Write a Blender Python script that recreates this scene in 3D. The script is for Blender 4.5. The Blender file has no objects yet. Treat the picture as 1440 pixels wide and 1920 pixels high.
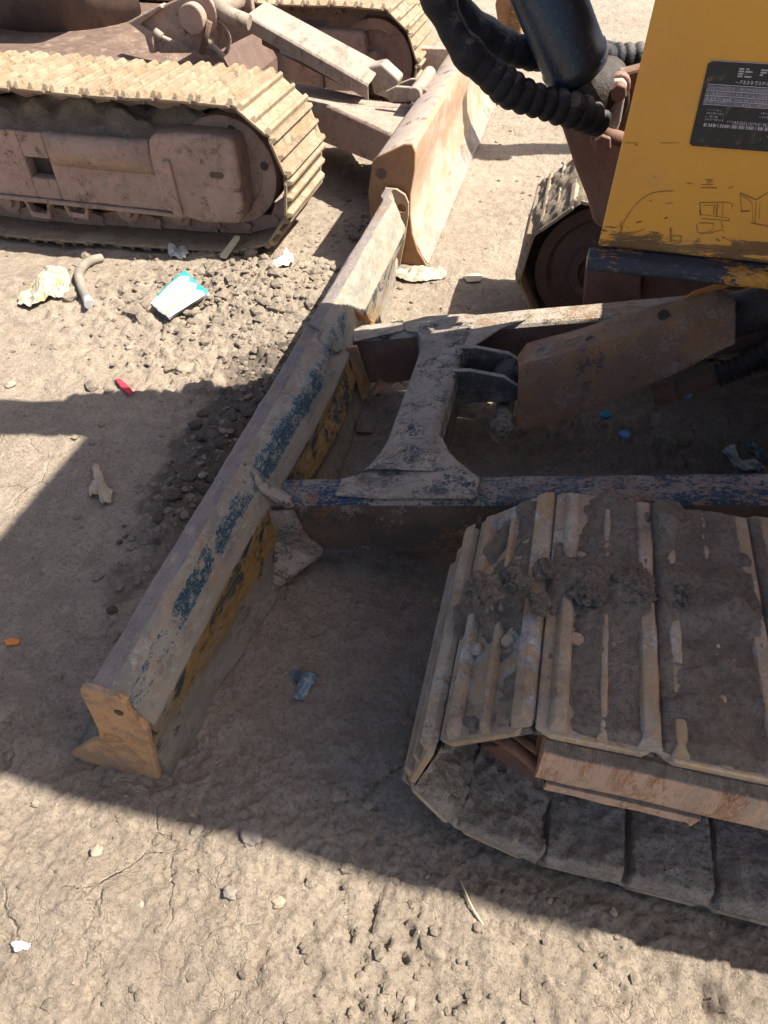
import bpy, bmesh, math, random
import numpy as np
from mathutils import Vector, Matrix, noise as mnoise
R = math.radians
random.seed(7)
SC = bpy.context.scene
COL = SC.collection

# ------------------------------------------------------------------ camera
FPX, PITCH, CAMH, YAW = 1276.0, R(46.1), 1.2, R(13.6)
cd = bpy.data.cameras.new('camera'); cam = bpy.data.objects.new('camera', cd); COL.objects.link(cam)
cd.sensor_fit = 'VERTICAL'; cd.sensor_height = 36.0; cd.sensor_width = 27.0
cd.lens = FPX / 1920 * 36.0
cd.clip_start = 0.05; cd.clip_end = 500
cam.location = (0, 0, CAMH); cam.rotation_euler = (R(90) - PITCH, 0, YAW)
SC.camera = cam
# ------------------------------------------------------------------ sky, sun, exposure
SUN = Vector((0.68, 0.13, 1.0)).normalized()          # towards the sun
wd = bpy.data.worlds.new('World'); SC.world = wd; wd.use_nodes = True
wn = wd.node_tree.nodes; wl = wd.node_tree.links
sky = wn.new('ShaderNodeTexSky'); sky.sky_type = 'NISHITA'; sky.sun_disc = False
sky.ozone_density = 0.4; sky.dust_density = 3.0; sky.air_density = 0.8
sky.sun_elevation = math.asin(SUN.z); sky.sun_rotation = math.atan2(SUN.x, SUN.y)
bg = wn['Background']; bg.inputs[1].default_value = 0.072
wl.new(sky.outputs[0], bg.inputs[0])
sl = bpy.data.lights.new('sun', 'SUN'); so = bpy.data.objects.new('sun', sl); COL.objects.link(so)
sl.energy = 5.0; sl.angle = R(0.55); sl.color = (1.0, 0.93, 0.80)
so.rotation_euler = (-SUN).to_track_quat('-Z', 'Y').to_euler(); so.location = (3, 2, 6)
SC.view_settings.view_transform = 'Standard'; SC.view_settings.look = 'None'
SC.view_settings.exposure = 1.4; SC.view_settings.gamma = 1.0

# ------------------------------------------------------------------ measuring the photograph: pixel -> point on a plane of the place
_cy, _sy = math.cos(YAW), math.sin(YAW)
def _ray(px, py):
    dx = (px - 720) / FPX; dy = -(py - 960) / FPX
    fy = math.cos(PITCH) + dy * math.sin(PITCH); fz = -math.sin(PITCH) + dy * math.cos(PITCH)
    return Vector((dx * _cy - fy * _sy, dx * _sy + fy * _cy, fz))
def PZ(px, py, z=0.0):
    r = _ray(px, py); s = (z - CAMH) / r.z; return Vector((r.x * s, r.y * s, z))
def PY(px, py, y):
    r = _ray(px, py); s = y / r.y; return Vector((r.x * s, y, CAMH + r.z * s))
def PX(px, py, x):
    r = _ray(px, py); s = x / r.x; return Vector((x, r.y * s, CAMH + r.z * s))
def PT(px, py, off=0.0):                               # plane of the push arms' upper faces
    r = _ray(px, py)                                   # z = .2 + .24 (x + .45) + off
    s = (0.2 + 0.24 * 0.45 + off - CAMH) / (r.z - 0.24 * r.x)
    return Vector((r.x * s, r.y * s, CAMH + r.z * s))

# ------------------------------------------------------------------ materials
def _ramp(v): return v if len(v) == 4 else (*v, 1)
class NT:
    def __init__(s, name):
        s.m = bpy.data.materials.new(name); s.m.use_nodes = True
        s.t = s.m.node_tree; s.N = s.t.nodes; s.L = s.t.links
        s.bsdf = s.N['Principled BSDF']
        s.geo = s.N.new('ShaderNodeNewGeometry'); s.pos = s.geo.outputs['Position']
    def lk(s, a, b): s.L.new(a, b)
    def val(s, sock, v):
        if isinstance(v, (int, float)): sock.default_value = v
        elif isinstance(v, (tuple, list)): sock.default_value = _ramp(v) if sock.type == 'RGBA' else v
        else: s.lk(v, sock)
    def vec(s, off=(0, 0, 0), scale=(1, 1, 1), src=None):
        n = s.N.new('ShaderNodeMapping'); n.inputs['Location'].default_value = off; n.inputs['Scale'].default_value = scale
        s.lk(src or s.pos, n.inputs['Vector']); return n.outputs[0]
    def noise(s, scale, detail=6, rough=0.6, dist=0, vec=None):
        n = s.N.new('ShaderNodeTexNoise'); n.inputs['Scale'].default_value = scale; n.inputs['Detail'].default_value = detail
        n.inputs['Roughness'].default_value = rough; n.inputs['Distortion'].default_value = dist
        s.lk(vec or s.pos, n.inputs['Vector']); return n.outputs[0]
    def voro(s, scale, feature='DISTANCE_TO_EDGE', vec=None):
        n = s.N.new('ShaderNodeTexVoronoi'); n.feature = feature; n.inputs['Scale'].default_value = scale
        s.lk(vec or s.pos, n.inputs['Vector']); return n.outputs['Distance']
    def math(s, op, a, b=0.0, c=None):
        n = s.N.new('ShaderNodeMath'); n.operation = op; s.val(n.inputs[0], a); s.val(n.inputs[1], b)
        if c is not None: s.val(n.inputs[2], c)
        return n.outputs[0]
    def step(s, x, lo, hi):
        n = s.N.new('ShaderNodeMapRange'); n.interpolation_type = 'SMOOTHSTEP'; n.clamp = True
        s.val(n.inputs[0], x); n.inputs[1].default_value = lo; n.inputs[2].default_value = hi
        return n.outputs[0]
    def mix(s, f, a, b):
        n = s.N.new('ShaderNodeMix'); n.data_type = 'RGBA'; s.val(n.inputs[0], f); s.val(n.inputs[6], a); s.val(n.inputs[7], b); return n.outputs[2]
    def bump(s, h, strength=0.5, dist=0.01, nrm=None):
        n = s.N.new('ShaderNodeBump'); n.inputs['Strength'].default_value = strength; n.inputs['Distance'].default_value = dist
        s.lk(h, n.inputs['Height'])
        if nrm is not None: s.lk(nrm, n.inputs['Normal'])
        return n.outputs[0]
    def upward(s):
        n = s.N.new('ShaderNodeSeparateXYZ'); s.lk(s.geo.outputs['True Normal'], n.inputs[0]); return n.outputs[2]
    def out(s, col, rough=0.8, nrm=None, spec=0.3, metal=0.0):
        s.val(s.bsdf.inputs['Base Color'], col); s.val(s.bsdf.inputs['Roughness'], rough)
        s.bsdf.inputs['Specular IOR Level'].default_value = spec; s.val(s.bsdf.inputs['Metallic'], metal)
        if nrm is not None: s.lk(nrm, s.bsdf.inputs['Normal'])
        return s.m

DUST = (0.40, 0.325, 0.25)
def worn(name, base, layers=(), dust=None, dust_amt=0.5, rough=0.75, bump=0.35, stretch=(1, 1, 1), grain=1.0, spec=0.3, fw=.24):
    """painted or rusty metal: base colour pair, then patches laid over it, then dirt that settled on what faces up"""
    t = NT(name); v = t.vec((3.1, 1.7, 0.4), stretch)
    fine = t.noise(170 * grain, 5, 0.7, vec=v); mid = t.noise(34 * grain, 7, 0.68, 0.3, vec=v)
    a, b = base if isinstance(base[0], (tuple, list)) else (base, base)
    col = t.mix(t.step(t.noise(9, 6, 0.65, vec=v), 0.35, 0.65), a, b)
    hsum = t.math('MULTIPLY', fine, 0.5)
    for i, (c, sc, thr, soft) in enumerate(layers):
        vv = t.vec((i * 5.3 + 1.1, i * 2.9, i * 7.7), stretch)
        n = t.noise(sc, 8, 0.66, 0.4, vec=vv)
        n2 = t.math('ADD', t.math('MULTIPLY', n, .76 - fw), t.math('ADD', t.math('MULTIPLY', mid, 0.24), t.math('MULTIPLY', fine, fw)))
        f = t.step(n2, thr - soft, thr + soft)
        c1, c2 = c if isinstance(c[0], (tuple, list)) else (c, tuple(x * 0.75 for x in c))
        col = t.mix(f, col, t.mix(t.step(fine, 0.4, 0.6), c1, c2))
        hsum = t.math('ADD', hsum, t.math('MULTIPLY', f, 0.35))
    col = t.mix(t.math('MULTIPLY', t.step(mid, 0.45, 0.75), 0.45), col, t.mix(0.5, col, (0.03, 0.025, 0.022)))
    if dust:
        up = t.step(t.upward(), 0.1, 0.95)
        d = t.math('ADD', t.math('MULTIPLY', up, 0.42), t.math('ADD', t.math('MULTIPLY', t.noise(13, 8, 0.7, 0.6, vec=v), 0.7), t.math('MULTIPLY', fine, 0.35)))
        f = t.step(d, 1.02 - dust_amt * 0.5, 1.3 - dust_amt * 0.5)
        col = t.mix(f, col, t.mix(t.step(mid, 0.4, 0.6), dust, tuple(x * 0.8 for x in dust)))
        hsum = t.math('ADD', hsum, t.math('MULTIPLY', f, 0.4))
    gr = t.noise(360 * grain, 4, .7, vec=v)
    col = t.mix(t.math('MULTIPLY', t.step(gr, .5, .7), .30), col, t.mix(.6, col, (.02, .018, .016)))
    col = t.mix(t.math('MULTIPLY', t.step(fine, .54, .7), .22), col, DUST)
    h = t.math('ADD', t.math('ADD', hsum, t.math('MULTIPLY', gr, .35)), t.math('MULTIPLY', mid, 0.8))
    nrm = t.bump(h, bump * 1.25, 0.008)
    r = t.math('ADD', t.math('MULTIPLY', mid, 0.3), rough - 0.15)
    return t.out(col, r, nrm, spec)

DUSTP = (0.46, 0.37, 0.27)
RUST = ((0.20, 0.085, 0.04), (0.30, 0.14, 0.06)); NAVY = ((0.012, 0.035, 0.065), (0.03, 0.075, 0.12))
M = {}
def soil(name, a, b, crack=0.0, bumpd=0.012, damp=None):
    t = NT(name)
    warp = t.N.new('ShaderNodeVectorMath'); warp.operation = 'MULTIPLY_ADD'
    nz = t.N.new('ShaderNodeTexNoise'); nz.inputs['Scale'].default_value = 9; nz.inputs['Detail'].default_value = 5
    t.lk(t.pos, nz.inputs['Vector']); t.lk(nz.outputs['Color'], warp.inputs[0]); warp.inputs[1].default_value = (.12, .12, .12); t.lk(t.pos, warp.inputs[2])
    big = t.noise(2.3, 5, 0.6, 0.5); mid = t.noise(23, 8, 0.66, 0.3); fine = t.noise(130, 7, 0.75); grit = t.noise(420, 4, 0.75)
    col = t.mix(t.step(big, 0.35, 0.65), a, b)
    col = t.mix(t.math('MULTIPLY', t.step(mid, 0.4, 0.68), 0.6), col, tuple(x * 1.28 for x in a))
    col = t.mix(t.math('MULTIPLY', t.step(fine, 0.47, 0.62), 0.6), col, tuple(x * 0.55 for x in b))
    col = t.mix(t.math('MULTIPLY', t.step(grit, 0.54, 0.66), 0.5), col, tuple(x * 1.5 for x in a))
    col = t.mix(t.math('MULTIPLY', t.step(t.noise(5.5, 6, .7, 1.0), 0.55, 0.7), 0.4), col, (0.30, 0.225, 0.165))
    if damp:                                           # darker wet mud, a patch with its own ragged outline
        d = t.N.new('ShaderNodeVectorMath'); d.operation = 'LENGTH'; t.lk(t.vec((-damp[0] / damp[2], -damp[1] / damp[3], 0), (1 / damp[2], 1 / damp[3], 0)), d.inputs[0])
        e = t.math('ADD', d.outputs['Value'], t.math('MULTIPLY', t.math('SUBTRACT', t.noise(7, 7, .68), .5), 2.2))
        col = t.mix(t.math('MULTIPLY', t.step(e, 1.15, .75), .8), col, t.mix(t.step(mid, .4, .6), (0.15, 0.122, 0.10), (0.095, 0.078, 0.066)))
    pb = t.voro(95, 'F1'); peb = t.step(pb, 0.32, 0.1)
    pm = t.math('MULTIPLY', peb, t.step(t.noise(60, 2), 0.6, 0.66))
    col = t.mix(t.math('MULTIPLY', pm, 0.7), col, (0.5, 0.44, 0.37))
    h = t.math('ADD', t.math('MULTIPLY', mid, 1.0), t.math('ADD', t.math('MULTIPLY', fine, 0.75), t.math('MULTIPLY', grit, 0.3)))
    h = t.math('ADD', h, t.math('MULTIPLY', pm, 0.35))
    if crack:
        for sc, wdt, amt, ns in ((6.5, 0.028, 1.0, 1.7), (17, 0.03, 0.4, 3.1)):
            e = t.voro(sc, vec=warp.outputs[0]); c = t.step(e, wdt, 0.0)
            c = t.math('MULTIPLY', c, t.step(t.noise(ns, 4, 0.6), 0.50, 0.64))
            h = t.math('SUBTRACT', h, t.math('MULTIPLY', c, amt * crack))
    return t.out(col, 0.95, t.bump(h, 0.95, bumpd), 0.12)
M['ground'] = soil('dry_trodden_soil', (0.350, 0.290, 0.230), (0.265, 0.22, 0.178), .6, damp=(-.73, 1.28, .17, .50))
M['clod'] = soil('soil_clod', (0.31, 0.258, 0.205), (0.23, 0.19, 0.152))
M['mud'] = soil('caked_mud', (0.325, 0.278, 0.23), (0.225, 0.19, 0.158), .3, 0.02)
M['mudgrey'] = soil('dry_grey_mud', (0.50, 0.44, 0.375), (0.30, 0.26, 0.22), .25, 0.018)
M['mudpale'] = soil('caked_pale_mud', (0.35, 0.29, 0.22), (0.25, 0.205, 0.155), .2, 0.015)

# main machine
M['strip'] = worn('polished_worn_steel', ((0.235, 0.202, 0.19), (0.185, 0.155, 0.155)), [((0.30, 0.195, 0.13), 9, 0.55, 0.05), (((0.40, 0.345, 0.285), (0.33, 0.28, 0.235)), 12, 0.56, 0.03), (((0.13, 0.12, 0.14), (0.2, 0.18, 0.19)), 16, 0.56, 0.04), (NAVY, 11, 0.63, 0.02)], DUST, 0.20, 0.55, 0.45, (1.4, 0.75, 1.4), fw=.32)
def blade_face():
    t = NT('flaked_navy_paint'); sp = t.N.new('ShaderNodeSeparateXYZ'); t.lk(t.pos, sp.inputs[0]); x, y, z = sp.outputs
    v = t.vec((2, 1, 0), (1.2, .75, 1.2)); lo = t.noise(4.2, 5, .6, .4, vec=v); md = t.noise(15, 9, .72, .5, vec=v); hi = t.noise(62, 8, .76, .3, vec=v); gr = t.noise(300, 5, .72)
    col = t.mix(t.step(md, .38, .62), (0.30, 0.268, 0.215), (0.205, 0.185, 0.152))
    col = t.mix(t.math('MULTIPLY', t.step(t.noise(6, 6, .65), .50, .62), .7), col, (0.31, 0.20, 0.13))
    col = t.mix(t.math('MULTIPLY', t.step(t.noise(19, 8, .7, .5), .53, .6), .7), col, (0.17, 0.16, 0.14))
    band = t.math('MULTIPLY', t.step(z, .216, .238), t.step(z, .279, .262)); near = t.math('SUBTRACT', 1.0, t.math('MULTIPLY', t.step(y, 1.5, 1.75), .55))
    pot = t.math('MULTIPLY', band, near)
    q = t.math('ADD', t.math('ADD', t.math('MULTIPLY', lo, .14), t.math('MULTIPLY', md, .38)), t.math('MULTIPLY', hi, .52))
    q = t.math('ADD', q, t.math('MULTIPLY', pot, .150))
    halo = t.step(q, .585, .66); col = t.mix(t.math('MULTIPLY', halo, .65), col, t.mix(t.step(hi, .42, .58), (0.25, 0.275, 0.26), (0.36, 0.35, 0.31)))
    core = t.step(q, .640, .668); col = t.mix(core, col, t.mix(t.step(gr, .42, .6), (0.010, 0.034, 0.06), (0.05, 0.115, 0.15)))
    wh = t.step(t.math('ADD', t.math('MULTIPLY', hi, .7), t.math('MULTIPLY', gr, .3)), .545, .575); col = t.mix(t.math('MULTIPLY', wh, .75), col, (0.38, 0.37, 0.34))
    col = t.mix(t.math('MULTIPLY', t.math('MULTIPLY', t.step(z, .216, .206), t.step(md, .36, .5)), .7), col, (0.275, 0.235, 0.19))
    col = t.mix(t.math('MULTIPLY', t.step(gr, .5, .68), .45), col, (0.12, 0.10, 0.085))
    h = t.math('ADD', t.math('MULTIPLY', md, .8), t.math('ADD', t.math('MULTIPLY', hi, .6), t.math('MULTIPLY', gr, .3))); h = t.math('ADD', h, t.math('MULTIPLY', core, .25))
    return t.out(col, t.math('SUBTRACT', .82, t.math('MULTIPLY', core, .25)), t.bump(h, .5, .007), .3)
M['blue_speck'] = blade_face()
def ochre_face():
    t = NT('worn_ochre_paint'); sp = t.N.new('ShaderNodeSeparateXYZ'); t.lk(t.pos, sp.inputs[0]); x, y, z = sp.outputs
    v = t.vec((2, 1, 0), (1.2, .6, 1.0)); lo = t.noise(4.5, 5, .6, .4, vec=v); md = t.noise(16, 9, .72, .5, vec=v); hi = t.noise(66, 8, .76, .3, vec=v); gr = t.noise(300, 5, .72)
    col = t.mix(t.step(md, .38, .62), (0.27, 0.235, 0.19), (0.17, 0.145, 0.12))
    q = t.math('ADD', t.math('ADD', t.math('MULTIPLY', lo, .34), t.math('MULTIPLY', md, .36)), t.math('MULTIPLY', hi, .40))
    zone = t.math('MULTIPLY', t.step(z, .06, .11), t.step(z, .200, .18)); zone = t.math('MULTIPLY', zone, t.math('SUBTRACT', 1.0, t.math('MULTIPLY', t.step(y, 1.45, 1.65), .75))); zz = t.math('ADD', q, t.math('MULTIPLY', zone, .125))
    col = t.mix(t.step(zz, .60, .65), col, t.mix(t.step(hi, .4, .6), (0.34, 0.205, 0.065), (0.22, 0.14, 0.06)))
    q2 = t.math('ADD', t.math('MULTIPLY', t.noise(20, 9, .74, .4, vec=t.vec((7, 3, 1), (1.1, .8, 1))), .7), t.math('MULTIPLY', hi, .3)); q2 = t.math('ADD', q2, t.math('MULTIPLY', t.step(z, .1, .17), .03))
    col = t.mix(t.step(q2, .53, .575), col, t.mix(t.step(gr, .4, .6), (0.02, 0.035, 0.045), (0.06, 0.065, 0.06)))
    low = t.step(t.math('ADD', q, t.math('MULTIPLY', t.step(z, .10, .03), .14)), .60, .70); col = t.mix(t.math('MULTIPLY', low, .8), col, t.mix(t.step(hi, .42, .58), (0.30, 0.26, 0.21), (0.19, 0.165, 0.14)))
    rim = t.math('MULTIPLY', t.step(z, .186, .197), t.step(md, .4, .55)); col = t.mix(rim, col, (0.37, 0.32, 0.26))
    col = t.mix(t.math('MULTIPLY', t.step(gr, .5, .68), .4), col, (0.08, 0.07, 0.06))
    h = t.math('ADD', t.math('MULTIPLY', md, 1.0), t.math('ADD', t.math('MULTIPLY', hi, .7), t.math('MULTIPLY', gr, .3)))
    return t.out(col, .85, t.bump(h, .65, .009), .25)
M['ochre'] = ochre_face()
M['blackpaint'] = worn('scuffed_black_paint', ((0.055, 0.045, 0.04), (0.11, 0.08, 0.06)), [(((0.25, 0.13, 0.065), (0.17, 0.09, 0.05)), 8, 0.565, 0.04), (((0.27, 0.22, 0.17), (0.2, 0.165, 0.13)), 13, 0.565, 0.03)], DUST, 0.3, 0.7, 0.35)
M['endplate'] = worn('rusty_end_plate', ((0.50, 0.28, 0.13), (0.42, 0.27, 0.155)), [((0.52, 0.25, 0.07), 9, 0.55, 0.04), (((0.40, 0.31, 0.23), (0.34, 0.26, 0.2)), 13, 0.54, 0.04), (((0.2, 0.11, 0.06), (0.15, 0.09, 0.06)), 22, 0.62, 0.02)], DUST, 0.35, 0.78, 0.55, (1, 1, 1), fw=.38)
M['armtop'] = worn('dusty_navy_steel', ((0.39, 0.33, 0.265), (0.30, 0.255, 0.21)), [(((0.29, 0.14, 0.075), (0.2, 0.1, 0.06)), 7, 0.555, 0.03), (((0.13, 0.12, 0.115), (0.18, 0.16, 0.14)), 14, .54, .03), (NAVY, 12, 0.55, 0.014), (((0.45, 0.385, 0.305), (0.38, 0.32, 0.26)), 19, .575, .03)], DUST, 0.25, 0.75, 0.6, (0.8, 1, 1), fw=.36)
M['armfar'] = worn('sunny_dusty_arm', ((0.42, 0.36, 0.29), (0.35, 0.3, 0.25)), [(((0.38, 0.2, 0.1), (0.3, 0.16, 0.08)), 6, 0.54, 0.04), (NAVY, 14, 0.575, 0.014)], DUST, 0.3, 0.75, 0.5, (0.7, 1, 1), fw=.36)  # dust and rust, with a paler tone put in for the sunlit arm
M['armblue'] = worn('navy_painted_arm', ((0.02, 0.05, 0.10), (0.04, 0.075, 0.115)), [(((0.36, 0.32, 0.28), (0.28, 0.24, 0.21)), 13, 0.50, 0.02), (RUST, 6, 0.56, 0.04)], DUST, 0.25, 0.7, 0.5, (0.7, 1.2, 1), fw=.36)
M['navyside'] = worn('dark_navy_steel', ((0.05, 0.05, 0.05), (0.085, 0.075, 0.065)), [(((0.26, 0.215, 0.17), (0.19, 0.155, 0.125)), 9, 0.515, 0.04), (NAVY, 11, .56, .02), (RUST, 8, 0.6, 0.03)], (0.38, 0.33, 0.28), 0.85, 0.65, 0.5, fw=.34)
M['rustplate'] = worn('rusty_guard_plate', ((0.25, 0.14, 0.095), (0.21, 0.125, 0.095)), [(((0.40, 0.20, 0.085), (0.31, 0.155, 0.075)), 5, 0.50, 0.05), (((0.42, 0.36, 0.29), (0.34, 0.28, 0.225)), 7, 0.555, 0.04), (((0.03, 0.04, 0.075), (0.09, 0.09, 0.11)), 9, 0.56, 0.025)], DUST, 0.3, 0.7, 0.4, fw=.34)
M['orangerust'] = worn('bright_orange_rust', ((0.50, 0.22, 0.06), (0.40, 0.17, 0.05)), [((0.25, 0.11, 0.05), 9, 0.58, 0.06)], None, 0, 0.8, 0.4)
M['greasy'] = worn('greasy_dark_metal', ((0.035, 0.03, 0.03), (0.06, 0.05, 0.045)), [((0.16, 0.12, 0.09), 8, 0.6, 0.06)], DUST, 0.1, 0.5, 0.4)
M['brownframe'] = worn('brown_frame_paint', ((0.17, 0.085, 0.065), (0.21, 0.12, 0.09)), [((0.28, 0.2, 0.15), 6, 0.57, 0.06)], DUST, 0.3, 0.75, 0.3)
M['shoe'] = worn('ochre_dusty_shoe', ((0.34, 0.235, 0.13), (0.27, 0.20, 0.14)), [(((0.42, 0.36, 0.29), (0.34, 0.29, 0.235)), 9, 0.52, 0.05), (((0.30, 0.36, 0.42), (0.45, 0.45, 0.43)), 12, 0.565, 0.03), (((0.22, 0.12, 0.06), (0.17, 0.1, 0.06)), 14, 0.6, 0.03), (((0.2, 0.15, 0.11), (0.16, 0.12, 0.09)), 7, 0.57, 0.05)], DUST, 0.25, 0.7, 0.4)
M['guardrail'] = worn('orange_worn_rail', ((0.55, 0.38, 0.27), (0.46, 0.33, 0.25)), [(((0.46, 0.20, 0.085), (0.40, 0.19, 0.09)), 9, 0.545, 0.04), (((0.58, 0.47, 0.36), (0.5, 0.4, 0.31)), 15, 0.545, 0.02), (((0.22, 0.16, 0.12), (0.17, 0.13, 0.1)), 17, 0.61, 0.025)], (0.24, 0.2, 0.16), 0.70, 0.78, 0.5, (1.5, 1, .5), fw=.30)
M['darkrust'] = worn('dark_rust', ((0.085, 0.055, 0.04), (0.13, 0.085, 0.06)), [((0.2, 0.14, 0.1), 8, 0.57, 0.06)], DUST, 0.2, 0.8, 0.4)
M['steelgrey'] = worn('scuffed_grey_steel', ((0.42, 0.36, 0.34), (0.33, 0.28, 0.26)), [(RUST, 9, 0.6, 0.05)], DUST, 0.25, 0.5, 0.2)
M['cylinder'] = worn('navy_cylinder_paint', ((0.006, 0.018, 0.04), (0.01, 0.03, 0.06)), [((0.09, 0.055, 0.035), 7, 0.60, 0.05)], DUST, 0.05, 0.32, 0.12, spec=0.5)

def yellow_paint():
    t = NT('scratched_yellow_paint'); sp = t.N.new('ShaderNodeSeparateXYZ'); t.lk(t.pos, sp.inputs[0]); z = sp.outputs[2]
    v = t.vec((0, 0, 0), (0.6, 1, 1)); big = t.noise(3, 5, .6, vec=v); fine = t.noise(90, 6, .7, vec=v)
    col = t.mix(t.step(big, .35, .65), (0.64, 0.325, 0.04), (0.55, 0.27, 0.05))
    sc = t.noise(28, 8, .75, .3, vec=t.vec((4, 0, 2), (0.55, 1, 1.6)))
    chip = t.step(sc, .70, .73); col = t.mix(t.math('MULTIPLY', chip, .8), col, (0.12, 0.06, 0.03))
    low = t.step(z, .775, .705)                       # knocked paint along the bottom edge
    k = t.step(t.math('ADD', t.math('MULTIPLY', low, .30), t.noise(26, 8, .75, .4, vec=t.vec((1, 3, 0), (0.4, 1, 1.8)))), .72, .78)
    col = t.mix(t.math('MULTIPLY', k, .85), col, t.mix(t.step(fine, .4, .6), (0.10, 0.05, 0.02), (0.03, 0.03, 0.035)))
    col = t.mix(t.math('MULTIPLY', t.step(t.noise(7, 6, .7, .5), .52, .75), .35), col, (0.44, 0.27, 0.13))
    return t.out(col, t.math('ADD', t.math('MULTIPLY', fine, .2), .38), t.bump(t.math('ADD', t.noise(14, 3), t.math('MULTIPLY', k, -.3)), .12, .006), .4)
M['yellow'] = yellow_paint()
M['sill'] = worn('chipped_black_sill', ((0.018, 0.022, 0.03), (0.03, 0.04, 0.06)), [(((0.5, 0.27, 0.04), (0.36, 0.18, 0.03)), 15, 0.545, 0.015), (((0.28, 0.26, 0.25), (0.2, 0.17, 0.15)), 20, 0.62, 0.02)], None, 0, 0.55, 0.3, (0.45, 1, 1.2))
def plain(name, c, rough=.6, bump=.15, scale=60, var=.25, spec=.4, tr=0):
    t = NT(name); n = t.noise(scale, 6, .65); n2 = t.noise(scale * .2, 4, .6)
    col = t.mix(t.step(n2, .35, .65), c, tuple(x * (1 - var) for x in c))
    col = t.mix(t.math('MULTIPLY', t.step(n, .55, .75), .3), col, DUST)
    return t.out(col, rough, t.bump(n, bump, .004), spec)
def hose_cloth():
    t = NT('woven_hose_sleeve'); n = t.noise(30, 6, .7); w = t.noise(420, 2, .5)
    col = t.mix(t.step(n, .5, .75), (0.010, 0.012, 0.018), (0.035, 0.035, 0.038))
    col = t.mix(t.math('MULTIPLY', t.step(t.math('ADD', t.math('MULTIPLY', t.upward(), .25), t.noise(18, 8, .72)), .62, .80), .55), col, (0.20, 0.185, 0.17))
    return t.out(col, .62, t.bump(t.math('ADD', w, t.math('MULTIPLY', n, .6)), .4, .004), .3)
M['hose'] = hose_cloth()
M['plate_black'] = plain('black_label_plastic', (0.014, 0.016, 0.022), .45, .05)
M['plate_ink'] = plain('label_silver_print', (0.42, 0.42, 0.47), .5, .02, 60, .3)
M['plate_grey'] = plain('label_grey_field', (0.15, 0.145, 0.19), .5, .02)
M['ink'] = plain('dark_line_decal', (0.30, 0.14, 0.03), .6, .02)
M['darkglass'] = plain('dark_cab_glass', (0.02, 0.025, 0.03), .1, .0)
# far machine
M['bgrust'] = worn('faded_red_brown_paint', ((0.37, 0.245, 0.20), (0.42, 0.29, 0.235)), [((0.48, 0.365, 0.295), 6, 0.53, 0.06), (((0.20, 0.10, 0.085), (0.13, 0.08, 0.07)), 11, 0.57, 0.04), (((0.42, 0.36, 0.3), (0.36, 0.3, 0.25)), 18, 0.57, 0.03)], (0.44, 0.35, 0.28), 0.45, 0.8, 0.5, fw=.32)
M['bgshoe'] = worn('cream_dusty_shoe', ((0.35, 0.275, 0.19), (0.29, 0.215, 0.145)), [((0.38, 0.26, 0.15), 8, 0.54, 0.05), ((0.45, 0.385, 0.305), 11, 0.57, 0.04), (((0.23, 0.18, 0.13), (0.18, 0.14, 0.1)), 15, 0.57, 0.025)], None, 0.2, 0.8, 0.5, fw=.32)
M['bgdark'] = worn('shaded_dark_brown_metal', ((0.10, 0.065, 0.055), (0.14, 0.09, 0.07)), [((0.2, 0.14, 0.11), 6, 0.57, 0.06)], DUST, 0.2, 0.8, 0.4)  # dark brown with the shade of covered and recessed parts in the colour
M['bgblade'] = worn('ochre_rusted_blade', ((0.31, 0.205, 0.14), (0.37, 0.26, 0.18)), [((0.36, 0.20, 0.10), 4, 0.55, 0.07), (((0.46, 0.40, 0.33), (0.4, 0.34, 0.28)), 6, 0.535, 0.06), ((0.24, 0.16, 0.12), 12, 0.65, 0.04)], None, 0, 0.65, 0.2, (1.3, 0.6, 1.4))
M['bgbladetop'] = worn('scraped_blade_edge', ((0.36, 0.30, 0.28), (0.44, 0.35, 0.27)), [((0.15, 0.11, 0.11), 12, 0.57, 0.03), ((0.5, 0.45, 0.4), 8, 0.57, 0.05)], None, 0, 0.6, 0.3)
M['bgend'] = worn('brown_blade_end', ((0.27, 0.15, 0.085), (0.33, 0.18, 0.09)), [((0.36, 0.25, 0.17), 8, 0.6, 0.05)], DUST, .2, .75, .3)
M['bgpale'] = worn('pale_dusty_guard', ((0.33, 0.275, 0.225), (0.27, 0.215, 0.18)), [(((0.2, 0.15, 0.125), (0.16, 0.12, 0.1)), 9, 0.55, 0.05), ((0.42, 0.365, 0.305), 6, 0.56, 0.05)], None, 0, .8, .3, (1.5, .7, 1))
# litter
M['paper'] = plain('dirty_white_paper', (0.42, 0.37, 0.29), .8, .3, 50, .3)
M['paperb'] = plain('brown_stained_paper', (0.45, 0.3, 0.16), .8, .3, 50, .3)
M['packwhite'] = plain('white_printed_plastic', (0.5, 0.5, 0.47), .35, .1, 30, .08)
M['teal'] = plain('teal_printed_plastic', (0.03, 0.42, 0.40), .35, .1, 30, .15)
M['red'] = plain('red_plastic', (0.55, 0.035, 0.06), .5, .1)
M['orange'] = plain('orange_scrap', (0.6, 0.2, 0.04), .6, .1)
M['oldhose'] = plain('dusty_grey_rubber', (0.24, 0.215, 0.18), .8, .2)
M['rag'] = plain('dry_fibrous_root', (0.42, 0.34, 0.25), .9, .5)
M['foil'] = plain('blue_grey_wrapper', (0.16, 0.24, 0.29), .3, .3, 80, .6, .6)
M['silver'] = plain('crumpled_silver_foil', (0.45, 0.45, 0.44), .3, .2, 80, .3, .6)
M['capblue'] = plain('blue_plastic_cap', (0.20, 0.40, 0.75), .4, .05)
M['capteal'] = plain('teal_plastic_cap', (0.02, 0.30, 0.50), .4, .05)
M['straw'] = plain('dry_straw', (0.5, 0.42, 0.27), .8, .1)
M['wood'] = plain('pale_dry_wood', (0.55, 0.5, 0.33), .8, .2)
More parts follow.
